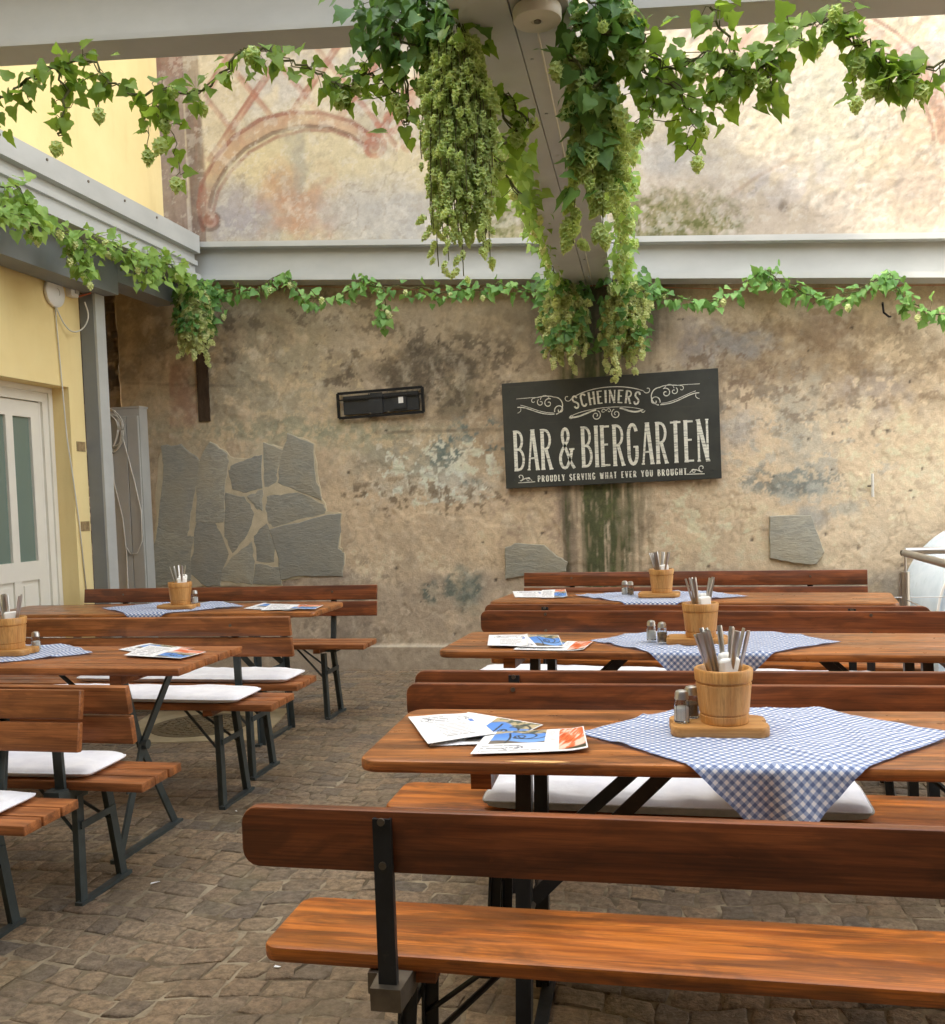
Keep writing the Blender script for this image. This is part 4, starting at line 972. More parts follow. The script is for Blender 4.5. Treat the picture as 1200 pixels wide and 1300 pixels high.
# ------------------------------------------------------------------ TABLECLOTHS
def cloth(cx, cy, Dx, Dy, ty, tw, trz, h, label, seed):
    """square checked cloth laid cornerwise: flat on the top, hanging over both long edges of the table"""
    n = 90; a = np.linspace(0, 1, n); A, B = np.meshgrid(a, a)
    lx = (A-B)*Dx; ly = (A+B-1)*Dy
    c, s = math.cos(trz), math.sin(trz)
    yy = ly+cy; e0, e1 = ty-tw/2-.004, ty+tw/2+.004
    w = fbm(lx*7+seed*3, ly*7, 300+seed, 4)-.5; w2 = fbm(lx*18+seed, ly*18, 330+seed, 3)-.5
    ridge = 1-np.abs(fbm(lx*5+seed*5, ly*3.2, 350+seed, 3)-.5)*4; ridge = np.clip(ridge, 0, 1)**3
    Z = h+.0030+.009*np.abs(w)+.006*np.abs(w2)+.008*ridge*(np.abs(ly) < 9)
    Y = yy.copy(); X = lx+cx+.006*w2
    for e, sg in ((e0, -1), (e1, 1)):
        d = (yy-e)*sg; m = d > 0; r = .014
        ang = np.clip(d/r, 0, PI/2); down = np.where(d > r*PI/2, d-r*PI/2, 0)
        Yn = e+sg*(r*np.sin(ang)+.004+down*.08+np.minimum(down, .12)*.34*(np.sin(lx*27+seed+ly*4)*.6+.5*np.sin(lx*61+seed*2+ly*9)*.5)+.01*w*np.clip(down/.05, 0, 1)); Zn = h+.004+.002*np.abs(w)-r*(1-np.cos(ang))-down*.99
        Y = np.where(m, Yn, Y); Z = np.where(m, Zn, Z)
    # rotate with the table about its own centre
    X0 = X-cx; Y0 = Y-cy; X = cx+X0*c-Y0*s; Y = cy+X0*s+Y0*c
    side = math.hypot(Dx, Dy); uv = np.stack([A*side, B*side], -1)
    P = np.stack([X-cx, Y-cy, Z-h], -1)
    o = grid_obj('tablecloth', P, MT['gingham'], None, None, uv); o.location = (cx, cy, h)
    tag(o, label, 'tablecloth', 'blue checked tablecloths')
cloth(.185, 2.375, .445, .47, 2.385-.005, .545, .035, .78, 'largest blue and white checked cloth hanging over the front right table', 1)
cloth(.118, 3.86, .487, .52, 3.85+.002, .53, -.05, .78, 'blue checked cloth on the middle right table, pointed front hanging down', 2)
cloth(-.12, 5.56, .50, .45, 5.51+.018, .53, -.12, .78, 'blue checked cloth on the farthest right table under the sign', 3)
cloth(-3.05, 5.26, .485, .42, 5.225, .52, 0, .78, 'blue checked cloth on the far left table by the stone cladding', 4)
cloth(-2.9, 3.55, .46, .38, 3.5, .54, 0, .78, 'blue checked cloth on the left planked table', 5)

# ------------------------------------------------------------------ CADDIES, CUTLERY, SHAKERS
def make_caddy():
    root = empty('cutlery_caddy', (0,0,0)); t = .024
    out = []
    for sx, sy, a0 in ((1,1,0),(-1,1,PI/2),(-1,-1,PI),(1,-1,1.5*PI)):
        for k in range(7):
            a = a0+PI/2*k/6; out.append((sx*.085+.032*math.cos(a), sy*.040+.032*math.sin(a)))
        if sx == 1 and sy == -1: out += [(.117,-.02),(.108,-.012),(.108,.012),(.117,.02)]
        if sx == -1 and sy == 1: out += [(-.117,.02),(-.108,.012),(-.108,-.012),(-.117,-.02)]
    def ring(s, z): return [(x*s, y*s, z) for x, y in out]
    mb = MB(); mb.rings([ring(.985, 0), ring(1, .003), ring(1, t-.003), ring(.985, t)]); mb.build('tray', MT['pineX'], root, True, 35)
    r0, r1, H = .0575, .0705, .134
    def R(z): return r0+(r1-r0)*z/H
    pr = [(.001, 0)]
    for z, d in ((0,-.002),(.002,0),(.020,0),(.022,-.003),(.025,-.003),(.027,0),(.098,0),(.100,-.003),(.103,-.003),(.105,0.001),(H-.004,.001),(H,-.002)): pr.append((R(z)+d, z))
    pr += [(R(H)-.009, H), (R(H)-.011, H-.003), (R(.02)-.009, .02), (.001, .012)]
    mb = MB(); mb.lathe(pr, (.015, 0, t), 40, 0, True); mb.build('tub', MT['pine'], root, True, 40)
    return root
caddy0 = make_caddy()
def cutlery_mesh(kind):
    mb = MB(); n = 10; prof = []
    for i in range(n+1):
        s = i/n; z = -.11+.22*s
        wd = .0036+.0050*s**1.6; th = .0022+.0012*s
        if s > .93: wd *= .75; th *= .8
        prof.append((wd, th, z))
    mb.rings([[(w_*math.cos(a)*(1 if abs(math.cos(a)) < .99 else 1), t_*math.sin(a), z) for a in np.linspace(0, 2*PI, 11)[:-1]] for w_, t_, z in prof])
    return mb.build(kind, MT['inox'], None, True, 60)
cut0 = cutlery_mesh('cutlery')
def napkin_obj(seed):
    mb = MB(); rnd = random.Random(seed)
    mb.board(.13, .055, .022, (0,0,0), .01, .008, 'y'); o = mb.build('napkin_roll', MT['napkin'], None, True, 60); return o
def make_shaker(kind):
    root = empty(kind+'_shaker', (0,0,0))
    mb = MB(); pr = [(.001,0),(.017,0),(.0195,.003),(.0195,.042),(.0165,.054),(.0155,.058),(.0140,.058),(.0150,.053),(.0178,.041),(.0178,.006),(.001,.005)]
    mb.lathe(pr, n=10); mb.build('bottle', MT['glass'], root, True, 30)
    mb = MB(); mb.lathe([(.001,.0065),(.0172,.0065),(.0172,.036),(.012,.040),(.001,.041)], n=16); mb.build('contents', MT['salt' if kind == 'salt' else 'pepper'], root, True, 40)
    mb = MB(); mb.lathe([(.0135,.059),(.0175,.0585),(.0175,.062),(.0165,.064),(.0165,.072),(.0135,.078),(.006,.081),(.001,.0815)], n=20); mb.build('cap', MT['inox'], root, True, 40)
    return root
salt0, pep0 = make_shaker('salt'), make_shaker('pepper')
used = {}
def inst(src, key):
    if key not in used: used[key] = 1; return src
    return copy_tree(src)
def caddy(x, y, z, rz, where, n_cut, nap, shakers, seed, lean=0.):
    rnd = random.Random(seed)
    c = inst(caddy0, 'caddy'); c.location = (x, y, z); c.rotation_euler = (0, 0, rz)
    tag(c, 'pale wooden cutlery tub on a tray, standing on %s' % where, 'cutlery caddy', 'wooden cutlery caddies')
    tx, ty = x+.015*math.cos(rz), y+.015*math.sin(rz); zb = z+.024+.014
    for k in range(n_cut):
        o = inst(cut0, 'cut')
        a = rnd.uniform(0, 2*PI); r = rnd.uniform(.012, .04)
        bx, by = rnd.uniform(-.02,.03), rnd.uniform(-.025,.025)
        sd_ = -1 if k < n_cut*.6 else 1; px, py = bx*.6+sd_*rnd.uniform(.012,.062), rnd.uniform(-.035,.035)
        base = Vector((bx*.5, by*.5, 0)); tip = Vector((px*1.0, py, .195+rnd.uniform(-.035, .025))); d = (tip-base).normalized()
        q = d.to_track_quat('Z', 'Y'); o.rotation_mode = 'QUATERNION'
        o.rotation_quaternion = q @ Quaternion((0,0,1), rnd.uniform(-.9, .9))
        o.location = Vector((tx, ty, zb))+base+d*.112
        tag(o, 'steel cutlery handle sticking out of the wooden tub on %s' % where, 'cutlery', 'cutlery in the tub on %s' % where)
    for k in range(nap):
        o = inst(napk0, 'nap'); o.rotation_mode = 'XYZ'; o.location = (tx+.018-.010*k, ty-.006+.02*k, zb+.080+.010*k); o.rotation_euler = (rnd.uniform(-.06,.06), 1.5+.12*k, .5+.4*k)
        tag(o, 'folded white paper napkin in the wooden tub on %s' % where, 'napkin', 'napkins in the tub on %s' % where)
    for kind, sx, sy in shakers:
        o = inst(salt0 if kind == 'salt' else pep0, kind); o.location = (sx, sy, z+(.0245 if abs(sx-x) < .1 and abs(sy-y) < .07 else .004)); o.rotation_euler = (0, 0, rnd.uniform(0, 2))
        tag(o, ('small glass salt shaker with steel cap on %s' if kind == 'salt' else 'small glass pepper shaker with brown contents on %s') % where, kind+' shaker', 'table shakers')
napk0 = napkin_obj(1)
ZT = .7875
caddy(.085, 2.385, ZT, .06, 'the front right table', 14, 2, (('salt', -.002, 2.368), ('pepper', .022, 2.42)), 3)
caddy(.062, 3.79, ZT, -.05, 'the middle right table', 12, 2, (('salt', -.115, 3.83), ('pepper', -.072, 3.775)), 4)
caddy(-.115, 5.50, ZT, -.05, 'the farthest right table', 12, 1, (('salt', -.315, 5.60), ('pepper', -.28, 5.56)), 5)
caddy(-2.955, 5.17, ZT, .05, 'the far left table', 5, 3, (('salt', -2.862, 5.20),), 6)
caddy(-2.83, 3.52, ZT, .05, 'the left planked table', 11, 1, (('salt', -2.75, 3.60),), 7)

# ------------------------------------------------------------------ MENU LEAFLETS
def page(kind, A, B, rs):
    """printed colours of a leaflet, A across, B up"""
    c = np.zeros(A.shape+(3,)); c[:] = lin(240,240,240)
    def rect(a0, a1, b0, b1, col, k=1.):
        nonlocal c; c = mixc(c, lin(col), ((A > a0)*(A < a1)*(B > b0)*(B < b1))*k)
    def photo(a0, a1, b0, b1):
        nonlocal c
        m = (A > a0)*(A < a1)*(B > b0)*(B < b1)*1.; u_, v_ = (A-a0)/(a1-a0), (B-b0)/(b1-b0)
        p = np.zeros_like(c); p[:] = lin(86,138,212); p = mixc(p, lin(120,166,226), sstep(.3,.9,1-v_))
        st = 1-sstep(.0, .06, .80+.1*np.sin(u_*6)-v_); p = mixc(p, lin(186,168,130), st); p = mixc(p, lin(88,96,84), st*sstep(.5,.6,fbm(u_*8, v_*9, 7, 4)))
        gr = sstep(.0, .05, .16+.12*np.sin(u_*5+1)-v_); p = mixc(p, lin(112,104,94), gr)
        for cu, cv, r in ((.62,.5,.22),(.75,.55,.3),(.5,.45,.12)):
            d = np.abs(np.hypot((u_-cu)*1.1, v_-cv)-r); p = mixc(p, lin(54,60,66), (1-sstep(.012,.03,d))*(((u_-cu) > -.1) | (v_ < cv))*1.)
        p = mixc(p, lin(50,54,58), (np.abs(u_-.28-.05*np.sin(v_*4)) < .022)*(v_ < .8))
        c = c*(1-m[..., None])+p*m[..., None]
    def orange(a0, a1, b0, b1):
        nonlocal c
        m = (A > a0)*(A < a1)*(B > b0)*(B < b1)*1.; u_, v_ = (A-a0)/(a1-a0), (B-b0)/(b1-b0)
        s = fbm(u_*2+v_*2.6, (v_-u_*.9)*11, 17, 4); p = np.zeros_like(c); p[:] = lin(222,112,62)
        p = mixc(p, lin(240,196,176), sstep(.5,.6,s)); p = mixc(p, lin(196,84,40), sstep(.42,.3,s)*0+sstep(.62,.7,1-s)); p = mixc(p, lin(66,66,46), sstep(.0,.06,.18*u_-v_+.02))
        c = c*(1-m[..., None])+p*m[..., None]
    def text(a0, a1, b0, b1, rows, rag=.3, col=(120,120,124)):
        nonlocal c
        v_ = (B-b0)/(b1-b0)*rows; row = np.floor(v_); fr = v_-row
        end = a0+(a1-a0)*(1-rag*vnoise(row*3.7, row*0+rs, 5)); word = vnoise(A*60+row*13., row*7.1, 9)
        c = mixc(c, lin(col), ((A > a0)*(A < end)*(B > b0)*(B < b1)*(fr > .25)*(fr < .68)*(word > .28))*.75)
    def curl(cu, cv, r, k=1.):
        nonlocal c
        for q, ph in ((1., .3), (.62, 2.)):
            d = np.abs(np.hypot(A-cu, (B-cv))-r*q); an = np.arctan2(B-cv, A-cu); c = mixc(c, lin(84,86,96), (1-sstep(.006,.016,d))*(np.sin(an*1.5+ph) > -.2)*.85*k)
    if kind == 'text':
        text(.30, .86, .12, .62, 9); text(.2, .8, .66, .92, 4, .5, (90,92,104)); curl(.22, .8, .08); curl(.8, .78, .09); rect(.86,.93,.6,.72,(90,130,200))
    elif kind == 'photo':
        photo(.42, .985, .10, .985); text(.06, .38, .04, .3, 4); curl(.3, .2, .06)
    elif kind == 'wide':
        photo(.10, .62, .38, .99); text(.05, .60, .06, .34, 3, .5); curl(.34, .20, .085); text(.64, .72, .45, .9, 8); orange(.745, .985, .06, .98)
    elif kind == 'small':
        text(.05, .5, .1, .9, 7); photo(.52, .98, .05, .6); orange(.56, .98, .62, .98)
    return c
def leaflet(kind, px, z, label, seed, curlz=.004, group='menu leaflets on the tables'):
    q = [onz(u, v, z) for u, v in px]; n, m_ = 130, 90            # corners: bottom left, bottom right, top right, top left
    s = np.linspace(0, 1, n); t = np.linspace(0, 1, m_); A, B = np.meshgrid(s, t)
    Q = [np.array([p.x, p.y]) for p in q]; o0 = sum(Q)/4
    XY = (1-A)[..., None]*(1-B)[..., None]*Q[0]+A[..., None]*(1-B)[..., None]*Q[1]+A[..., None]*B[..., None]*Q[2]+(1-A)[..., None]*B[..., None]*Q[3]-o0
    Z = curlz*(fbm(A*1.6+seed, B*1.6, 400+seed, 2))+.006*np.clip((A-.8)/.2, 0, 1)**2*(seed % 2)+.0005
    P = np.concatenate([XY, Z[..., None]], -1)
    root = empty('menu_leaflet', (o0[0], o0[1], z), 0, label, 'menu', group)
    grid_obj('printed_face', P, MT['print'], root, page(kind, A, B, seed))
    P2 = P.copy(); P2[..., 2] -= .0012; b = grid_obj('back_page', P2[::-1], MT['paper'], root)
    return root
leaflet('photo', [(545,947.5),(634,945),(690,921.5),(594,905)], .7815, 'menu leaflet with blue sky photo, half under the text page, front right table', 2)
leaflet('wide', [(597,958),(747,953.5),(741,926),(620,931)], .7855, 'menu leaflet ending in an orange picture on the front right table', 3, .005)
leaflet('text', [(543.5,945.5),(629,932.5),(596.5,906),(518,911)], .790, 'white text page lying topmost of the menus on the front right table', 4, .004)
leaflet('wide', [(652,825.5),(741,826.5),(754,816),(668,813)], .7815, 'menu leaflet with an orange corner, nearest the cloth, middle right table', 5, .004)
leaflet('photo', [(660,822.5),(716,822.5),(709,807),(640,806.5)], .786, 'menu leaflet with a blue photo, amid the pile on the middle right table', 6, .004)
leaflet('text', [(619,819.5),(671,821),(670,806.3),(621,806.3)], .790, 'white text page, leftmost menu on the middle right table', 7, .003)
leaflet('text', [(654,758.6),(690,758.9),(689.5,750.3),(651,751)], .7815, 'white text page lying on the farthest right table', 8, .003)
leaflet('small', [(686,759),(720.5,758.8),(718,750),(688,750)], .785, 'menu leaflet with small blue and orange picture on the farthest right table', 9, .012)
leaflet('small', [(157,833),(229,837.5),(262,829),(190,820)], .786, 'white menu leaflet lying uppermost on the left planked table', 10, .008)
leaflet('wide', [(150,825),(208,834),(248,824),(190,817)], .782, 'menu leaflet peeping out underneath on the left planked table', 11, .004)
leaflet('small', [(331,775),(400,774),(411,769),(344,767.5)], .785, 'white menu leaflet uppermost on the far left table', 12, .006)
leaflet('wide', [(309,773),(372,776),(390,769),(335,766)], .782, 'menu leaflet with a reddish corner underneath on the far left table', 13, .004)
# ------------------------------------------------------------------ SIGN
def arcp(cx, cy, rx, ry, a0, a1, n=10): return [(cx+rx*math.cos(math.radians(a0+(a1-a0)*i/n)), cy+ry*math.sin(math.radians(a0+(a1-a0)*i/n))) for i in range(n+1)]
# stroke alphabet: unit height, natural width; weight 1 = main stroke, <1 = thinner stroke
def glyphs():
    G = {}
    def bowl(x0, yt, yb, w): return [(x0, yt), (x0+w*.35, yt)]+arcp(x0+w*.35, (yt+yb)/2, w*.65, (yt-yb)/2, 90, -90)+[(x0, yb)]
    G['A'] = (.46, [(1, [(.40,0),(.25,1)]), (.55, [(.06,0),(.22,1)]), (.5, [(.12,.30),(.36,.30)])])
    G['B'] = (.42, [(1, [(.07,0),(.07,1)]), (.7, bowl(.07,.965,.53,.26)), (.7, bowl(.07,.53,.035,.30))])
    G['C'] = (.42, [(.9, arcp(.22,.72,.15,.25,20,180)+[(.07,.28)]+arcp(.22,.28,.15,.25,180,340))])
    G['D'] = (.44, [(1, [(.07,0),(.07,1)]), (.7, bowl(.07,.965,.035,.31))])
    G['E'] = (.37, [(1, [(.07,0),(.07,1)]), (.55, [(.07,.965),(.34,.965)]), (.55, [(.07,.53),(.28,.53)]), (.55, [(.07,.035),(.34,.035)])])
    G['G'] = (.44, [(.9, arcp(.22,.72,.15,.25,20,180)+[(.07,.28)]+arcp(.22,.28,.15,.25,180,360)+[(.37,.44)]), (.5, [(.24,.44),(.42,.44)])])
    G['H'] = (.44, [(1, [(.07,0),(.07,1)]), (1, [(.37,0),(.37,1)]), (.5, [(.07,.5),(.37,.5)])])
    G['I'] = (.14, [(1, [(.07,0),(.07,1)])])
    G['L'] = (.35, [(1, [(.07,0),(.07,1)]), (.55, [(.07,.035),(.33,.035)])])
    G['N'] = (.46, [(.6, [(.07,0),(.07,1)]), (1, [(.07,1),(.39,0)]), (.6, [(.39,0),(.39,1)])])
    G['O'] = (.44, [(.85, arcp(.22,.70,.15,.27,0,180)+arcp(.22,.30,.15,.27,180,360)+[(.37,.70)])])
    G['P'] = (.41, [(1, [(.07,0),(.07,1)]), (.7, bowl(.07,.965,.45,.29))])
    G['R'] = (.44, [(1, [(.07,0),(.07,1)]), (.7, bowl(.07,.965,.50,.29)), (.9, [(.20,.50),(.38,0)])])
    G['S'] = (.40, [(.85, arcp(.20,.74,.14,.23,10,200)+[(.10,.60),(.30,.40)]+arcp(.20,.26,.14,.23,20,-170))])
    G['T'] = (.42, [(1, [(.21,0),(.21,1)]), (.55, [(.02,.965),(.40,.965)])])
    G['U'] = (.43, [(.95, [(.07,1),(.07,.26)]+arcp(.215,.26,.145,.23,180,360)+[(.36,1)])])
    G['V'] = (.44, [(1, [(.05,1),(.22,0)]), (.6, [(.39,1),(.22,0)])])
    G['W'] = (.60, [(1, [(.05,1),(.18,0)]), (.6, [(.18,0),(.30,.9)]), (1, [(.30,.9),(.42,0)]), (.6, [(.42,0),(.55,1)])])
    G['Y'] = (.44, [(1, [(.22,0),(.22,.45)]), (.9, [(.04,1),(.22,.45)]), (.6, [(.40,1),(.22,.45)])])
    G['&'] = (.62, [(.8, [(.58,.0),(.46,.14),(.18,.66)]+arcp(.27,.80,.115,.17,200,-20)+[(.34,.66),(.14,.46)]+arcp(.22,.24,.165,.22,130,330)+[(.46,.30),(.50,.46)]), (.5, [(.40,.47),(.60,.47)])])
    return G
GL = glyphs()
def ribbon(mb, pts, w, y, th, m=0):
    """flat raised stroke in the sign plane (x, z)"""
    P = [Vector((p[0], p[1])) for p in pts]; q = [P[0]]
    for p in P[1:]:
        if (p-q[-1]).length > 1e-5: q.append(p)
    P = q
    if len(P) < 2: return
    Lf, Rt = [], []
    for i, p in enumerate(P):
        a = (P[i]-P[i-1]).normalized() if i else (P[1]-P[0]).normalized(); b = (P[i+1]-P[i]).normalized() if i < len(P)-1 else a
        t = (a+b); t = t.normalized() if t.length > 1e-6 else a
        nrm = Vector((-t.y, t.x)); k = 1/max(.5, nrm.dot(Vector((-a.y, a.x))))
        Lf.append(p+nrm*w/2*k); Rt.append(p-nrm*w/2*k)
    rings = [[(l.x, y, l.y), (r.x, y, r.y), (r.x, y-th, r.y), (l.x, y-th, l.y)] for l, r in zip(Lf, Rt)]
    mb.rings(rings, m)
def write(mb, text, x0, z0, h, wscale, stem, y, th, track=.0, serif=.0, fn=None, sp=.3):
    x = x0; k = 0
    for ch in text:
        if ch == ' ': x += sp*h*wscale; continue
        wd, sts = GL[ch]
        for wt, pts in sts:
            q = [(x+px*h*wscale, z0+pz*h) for px, pz in pts]
            def ap(pp): return [fn(*p) for p in pp] if fn else pp
            k += 1; ribbon(mb, ap(q), stem*wt, y-.00013*(k % 7), th)
            if serif and len(pts) == 2 and pts[0][0] != pts[1][0]*9:
                for e, o in ((q[0], q[1]), (q[1], q[0])):
                    ez = (e[1]-z0)/h
                    if (ez < .02 or ez > .98) and abs(o[1]-e[1]) > h*.3:
                        k += 1; d = stem*.42 if ez < .5 else -stem*.42*.8
                        ribbon(mb, ap([(e[0]-serif*h*wt**.5, e[1]+d*.5), (e[0]+serif*h*wt**.5, e[1]+d*.5)]), abs(d), y-.00013*(k % 7)-.00007, th)
        x += (wd+track)*h*wscale
    return x
def text_width(text, h, wscale, track, sp=.3): return sum(sp*h*wscale if c == ' ' else (GL[c][0]+track)*h*wscale for c in text)-track*h*wscale
def spir(cx, cz, r0, r1, a0, a1, n=36): return [(cx+(r0+(r1-r0)*i/n)*math.cos(math.radians(a0+(a1-a0)*i/n)), cz+(r0+(r1-r0)*i/n)*math.sin(math.radians(a0+(a1-a0)*i/n))) for i in range(n+1)]
def bez(p0, p1, p2, p3, n=20):
    o = []
    for i in range(n+1):
        t = i/n; a, b, c, d = (1-t)**3, 3*t*(1-t)**2, 3*t*t*(1-t), t**3
        o.append((a*p0[0]+b*p1[0]+c*p2[0]+d*p3[0], a*p0[1]+b*p1[1]+c*p2[1]+d*p3[1]))
    return o
def sign():
    tl, tr, brc, bl = (ony(*p, YW-.035) for p in ((638,488),(913,467),(915,608),(643,620)))
    c = (tl+tr+brc+bl)/4; W = ((tr-tl).length+(brc-bl).length)/2; Hh = ((tl-bl).length+(tr-brc).length)/2
    rx = math.atan2((tr.z-tl.z+brc.z-bl.z)/2, W)
    root = empty('beer_garden_sign', (c.x, YW-.010, c.z), 0, 'large dark chalkboard style sign reading BAR & BIERGARTEN in white letters on the back wall', 'sign')
    root.rotation_euler = (0, -rx, 0)
    bm_ = N('sign_board'); v = bm_.coord((1,1,1)); n = bm_.noise(v, 3., 6, .65)
    bc = bm_.mix(bm_.ramp(n, (.3, 0.), (.7, 1.)), lin(48,49,44), lin(66,66,58)); bc = bm_.mix(bm_.ramp(bm_.noise(bm_.coord((.6,1,22)), 4., 5), (.62, 0.), (.74, .35)), bc, lin(84,80,68))
    bm_.set(color=bc, rough=.6, spec=.3)
    mb = MB(); mb.board(W, Hh, .05, (0,-.025,0), .004, .003, 'y'); mb.build('board', bm_.mat, root)
    ch = N('chalk_white'); v = ch.coord((1,1,1)); a = ch.noise(ch.coord((.7,1,9)), 13., 5, .7); f = ch.noise(v, 60., 5, .7)
    cc = ch.mix(ch.ramp(a, (.50, 0.), (.66, .75)), lin(226,224,208), lin(84,82,74)); cc = ch.mix(ch.ramp(f, (.56, 0.), (.7, .5)), cc, lin(96,94,84))
    ch.set(color=cc, rough=.8, spec=.1); CH = ch.mat
    y0, th = -.0502, .0012; U = W/1060.     # sign artwork measured on a 1060 x 520 board
    def X(u): return (u-530)*U
    def Zs(v): return (260-v)*U*(Hh/(520*U))
    def words(txt, x, z, h, ws, stem, track, serif, fn, sp):
        for wd in txt.split(' '):
            mb = MB(); x = write(mb, wd, x, z, h, ws, stem, y0, th, track, serif, fn, sp)+sp*h*ws; mb.build('lettering', CH, root)
    # main line
    txt = 'BAR & BIERGARTEN'; h = 205*U; z0 = Zs(436); tw = 960*U
    ws = 1.; ws = tw/text_width(txt, h, 1., .085, .16); mb = MB()
    words(txt, X(48), z0, h, ws, 17.5*U, .085, .05, None, .16)
    # second thin contour inside the heavy strokes, dark
    txt = 'PROUDLY SERVING WHAT EVER YOU BROUGHT'; h = 31*U; tw = 730*U; ws = tw/text_width(txt, h, 1., .24, .55); mb = MB()
    words(txt, X(165), Zs(494), h, ws, 6.2*U, .24, .09, None, .55)
    # arched name
    txt = 'SCHEINERS'; h = 64*U; tw = 318*U; ws = tw/text_width(txt, h, 1., .13); mb = MB(); Rr = 640*U; xc = X(520); zb = Zs(130)
    def bend(x, z):
        a = (x-xc)/Rr; r = Rr+(z-zb); return (xc+r*math.sin(a), zb-Rr+r*math.cos(a))
    write(mb, txt, xc-tw/2, zb, h, ws, 10*U, y0, th, .13, .08, bend); mb.build('lettering', CH, root)
    mb = MB(); k = [0]
    def line(pts, w=4.2): k[0] += 1; ribbon(mb, [(X(u), Zs(v)) for u, v in pts], w*U, y0-.0001*(k[0] % 6), th)
    def cur(cx, cv, r0, r1, a0, a1): return [(p[0], p[1]) for p in [(cx+q[0], cv-q[1]) for q in spir(0, 0, r0, r1, a0, a1)]]
    # banner round the name
    line([(350,97)]+bez((350,97),(430,44),(600,38),(705,84))); line(cur(330,92,20,5,-10,-300), 3.6); line(cur(722,78,20,5,190,470), 3.6)
    line(bez((352,178),(430,146),(600,140),(690,170)), 3.); line(bez((336,186),(380,198),(440,160),(470,160)), 8); line(bez((696,172),(650,196),(610,160),(585,158)), 8)
    line(cur(468,186,24,5,70,-420)); line(cur(566,184,24,5,110,600)); line(cur(505,168,12,3,0,360), 3.2); line(cur(532,167,12,3,180,-180), 3.2); line(cur(345,184,11,3,200,560), 4); line(cur(696,176,11,3,0,-340), 4)
    mb.build('banner', CH, root)
    # corner flourishes
    for mx, dz in ((1, 0), (-1, 0)):
        mb = MB()
        def Mx(pts): return [(p[0] if mx == 1 else 1044-p[0], p[1]-(0 if mx == 1 else 12)) for p in pts]
        line(Mx(bez((76,122),(130,118),(180,170),(262,166))), 4.4); line(Mx(bez((76,150),(90,146),(96,138),(92,128))), 3.); line(Mx(bez((92,112),(150,128),(200,160),(258,160))), 2.6)
        line(Mx(cur(262,124,44,40,-80,90)), 5); line(Mx(bez((262,84),(240,72),(200,76),(180,80))), 4.); line(Mx([(180,80),(140,79),(72,80)]), 2.6)
        line(Mx(cur(288,148,26,5,200,-200)), 4.6); line(Mx(cur(234,112,24,4,60,480)), 4.4); line(Mx(cur(194,106,18,4,120,480)), 3.6); line(Mx(cur(160,96,15,4,60,330)), 3.); line(Mx(cur(214,96,26,20,20,170)), 3.); mb.build('scrollwork', CH, root)
    for s in (1, -1):
        mb = MB()
        def Mx(pts): return [(p[0] if s == 1 else 1044-p[0], p[1]) for p in pts]
        line(Mx([(64,494),(150,492)]), 4); line(Mx(cur(76,466,18,4,-100,230)), 4); line(Mx(bez((78,486),(100,470),(118,466),(134,486))), 4.4); line(Mx(cur(116,480,11,3,40,380)), 3); mb.build('scrollwork', CH, root)
    for sx in (-.46, .46):
        for sz in (-.42, .42):
            x, z = sx*W, sz*Hh; mb = MB(); mb.rings([[(x+.006*math.cos(a), y, z+.006*math.sin(a)) for a in np.linspace(0, 2*PI, 9)[:-1]] for y in (-.0495, -.053)]); mb.build('screw', MT['steel'], root)
sign()

# ------------------------------------------------------------------ GARLANDS
IVY = [(0,0),(.17,-.13),(.40,-.08),(.50,.12),(.36,.33),(.34,.50),(.20,.62),(.10,.80),(0,1.)]
def leaf(mb, p, d, n, s, rnd, m=0):
    """one lobed ivy leaf: base p, pointing along d, face normal n"""
    d = d.normalized(); a = d.cross(n)
    if a.length < 1e-3: a = d.orthogonal()
    a.normalize(); n = a.cross(d).normalized()
    fold = rnd.uniform(.08, .34); droop = rnd.uniform(.05, .3); wv = rnd.uniform(-.08, .08); sk = rnd.uniform(.85, 1.15)
    def P(x, y): return tuple(p+a*(x*s*sk)+d*(y*s)+n*(s*(abs(x)*fold-droop*y*y+wv*math.sin(y*7+x*5))))
    mid = [(0,0),(0,.33),(0,.62),(0,1.)]
    vs = [P(*q) for q in mid]; fs = []
    for sg in (1, -1):
        b = len(vs); vs += [P(sg*x, y) for x, y in IVY[1:-1]]         # 7 outline points
        t = [(0,b,b+1),(0,b+1,1),(1,b+1,b+2),(1,b+2,b+3),(1,b+3,2),(2,b+3,b+4),(2,b+4,b+5),(2,b+5,b+6),(2,b+6,3)]
        fs += t if sg == 1 else [f[::-1] for f in t]
    mb.add(vs, fs, m)
def hop(mb, p, d, L, rnd, rows=6, per=6, m=0, fat=.34):
    """a hop cone: overlapping bracts round an axis"""
    if isinstance(mb, Hops): mb.l.append(MB())
    d = d.normalized(); a = d.orthogonal().normalized(); b = d.cross(a)
    ph = rnd.uniform(0, 6)
    for i in range(rows):
        s = i/(rows-1) if rows > 1 else 0; r = L*fat*math.sin(PI*(.24+.68*s))+.0015; base = p+d*(L*.86*s)
        for k in range(per):
            t = ph+2*PI*(k+.5*(i % 2))/per+rnd.uniform(-.15, .15); o = a*math.cos(t)+b*math.sin(t); w = a*-math.sin(t)+b*math.cos(t)
            l = L*rnd.uniform(.26, .38); c0 = base+o*r*.35; c1 = base+o*r+d*l*.35; c2 = base+o*(r*rnd.uniform(.85, 1.1))+d*l
            ww = r*1.5*math.sin(PI/per)+L*.03
            mb.add([tuple(c0), tuple(c1+w*ww), tuple(c2), tuple(c1-w*ww)], [(0,1,2,3)], m)
def resample(pts, step):
    out = [pts[0]]; acc = 0
    for p, q in zip(pts[:-1], pts[1:]):
        L = (q-p).length; n = max(1, int(L/step))
        for i in range(1, n+1): out.append(p.lerp(q, i/n))
    return out
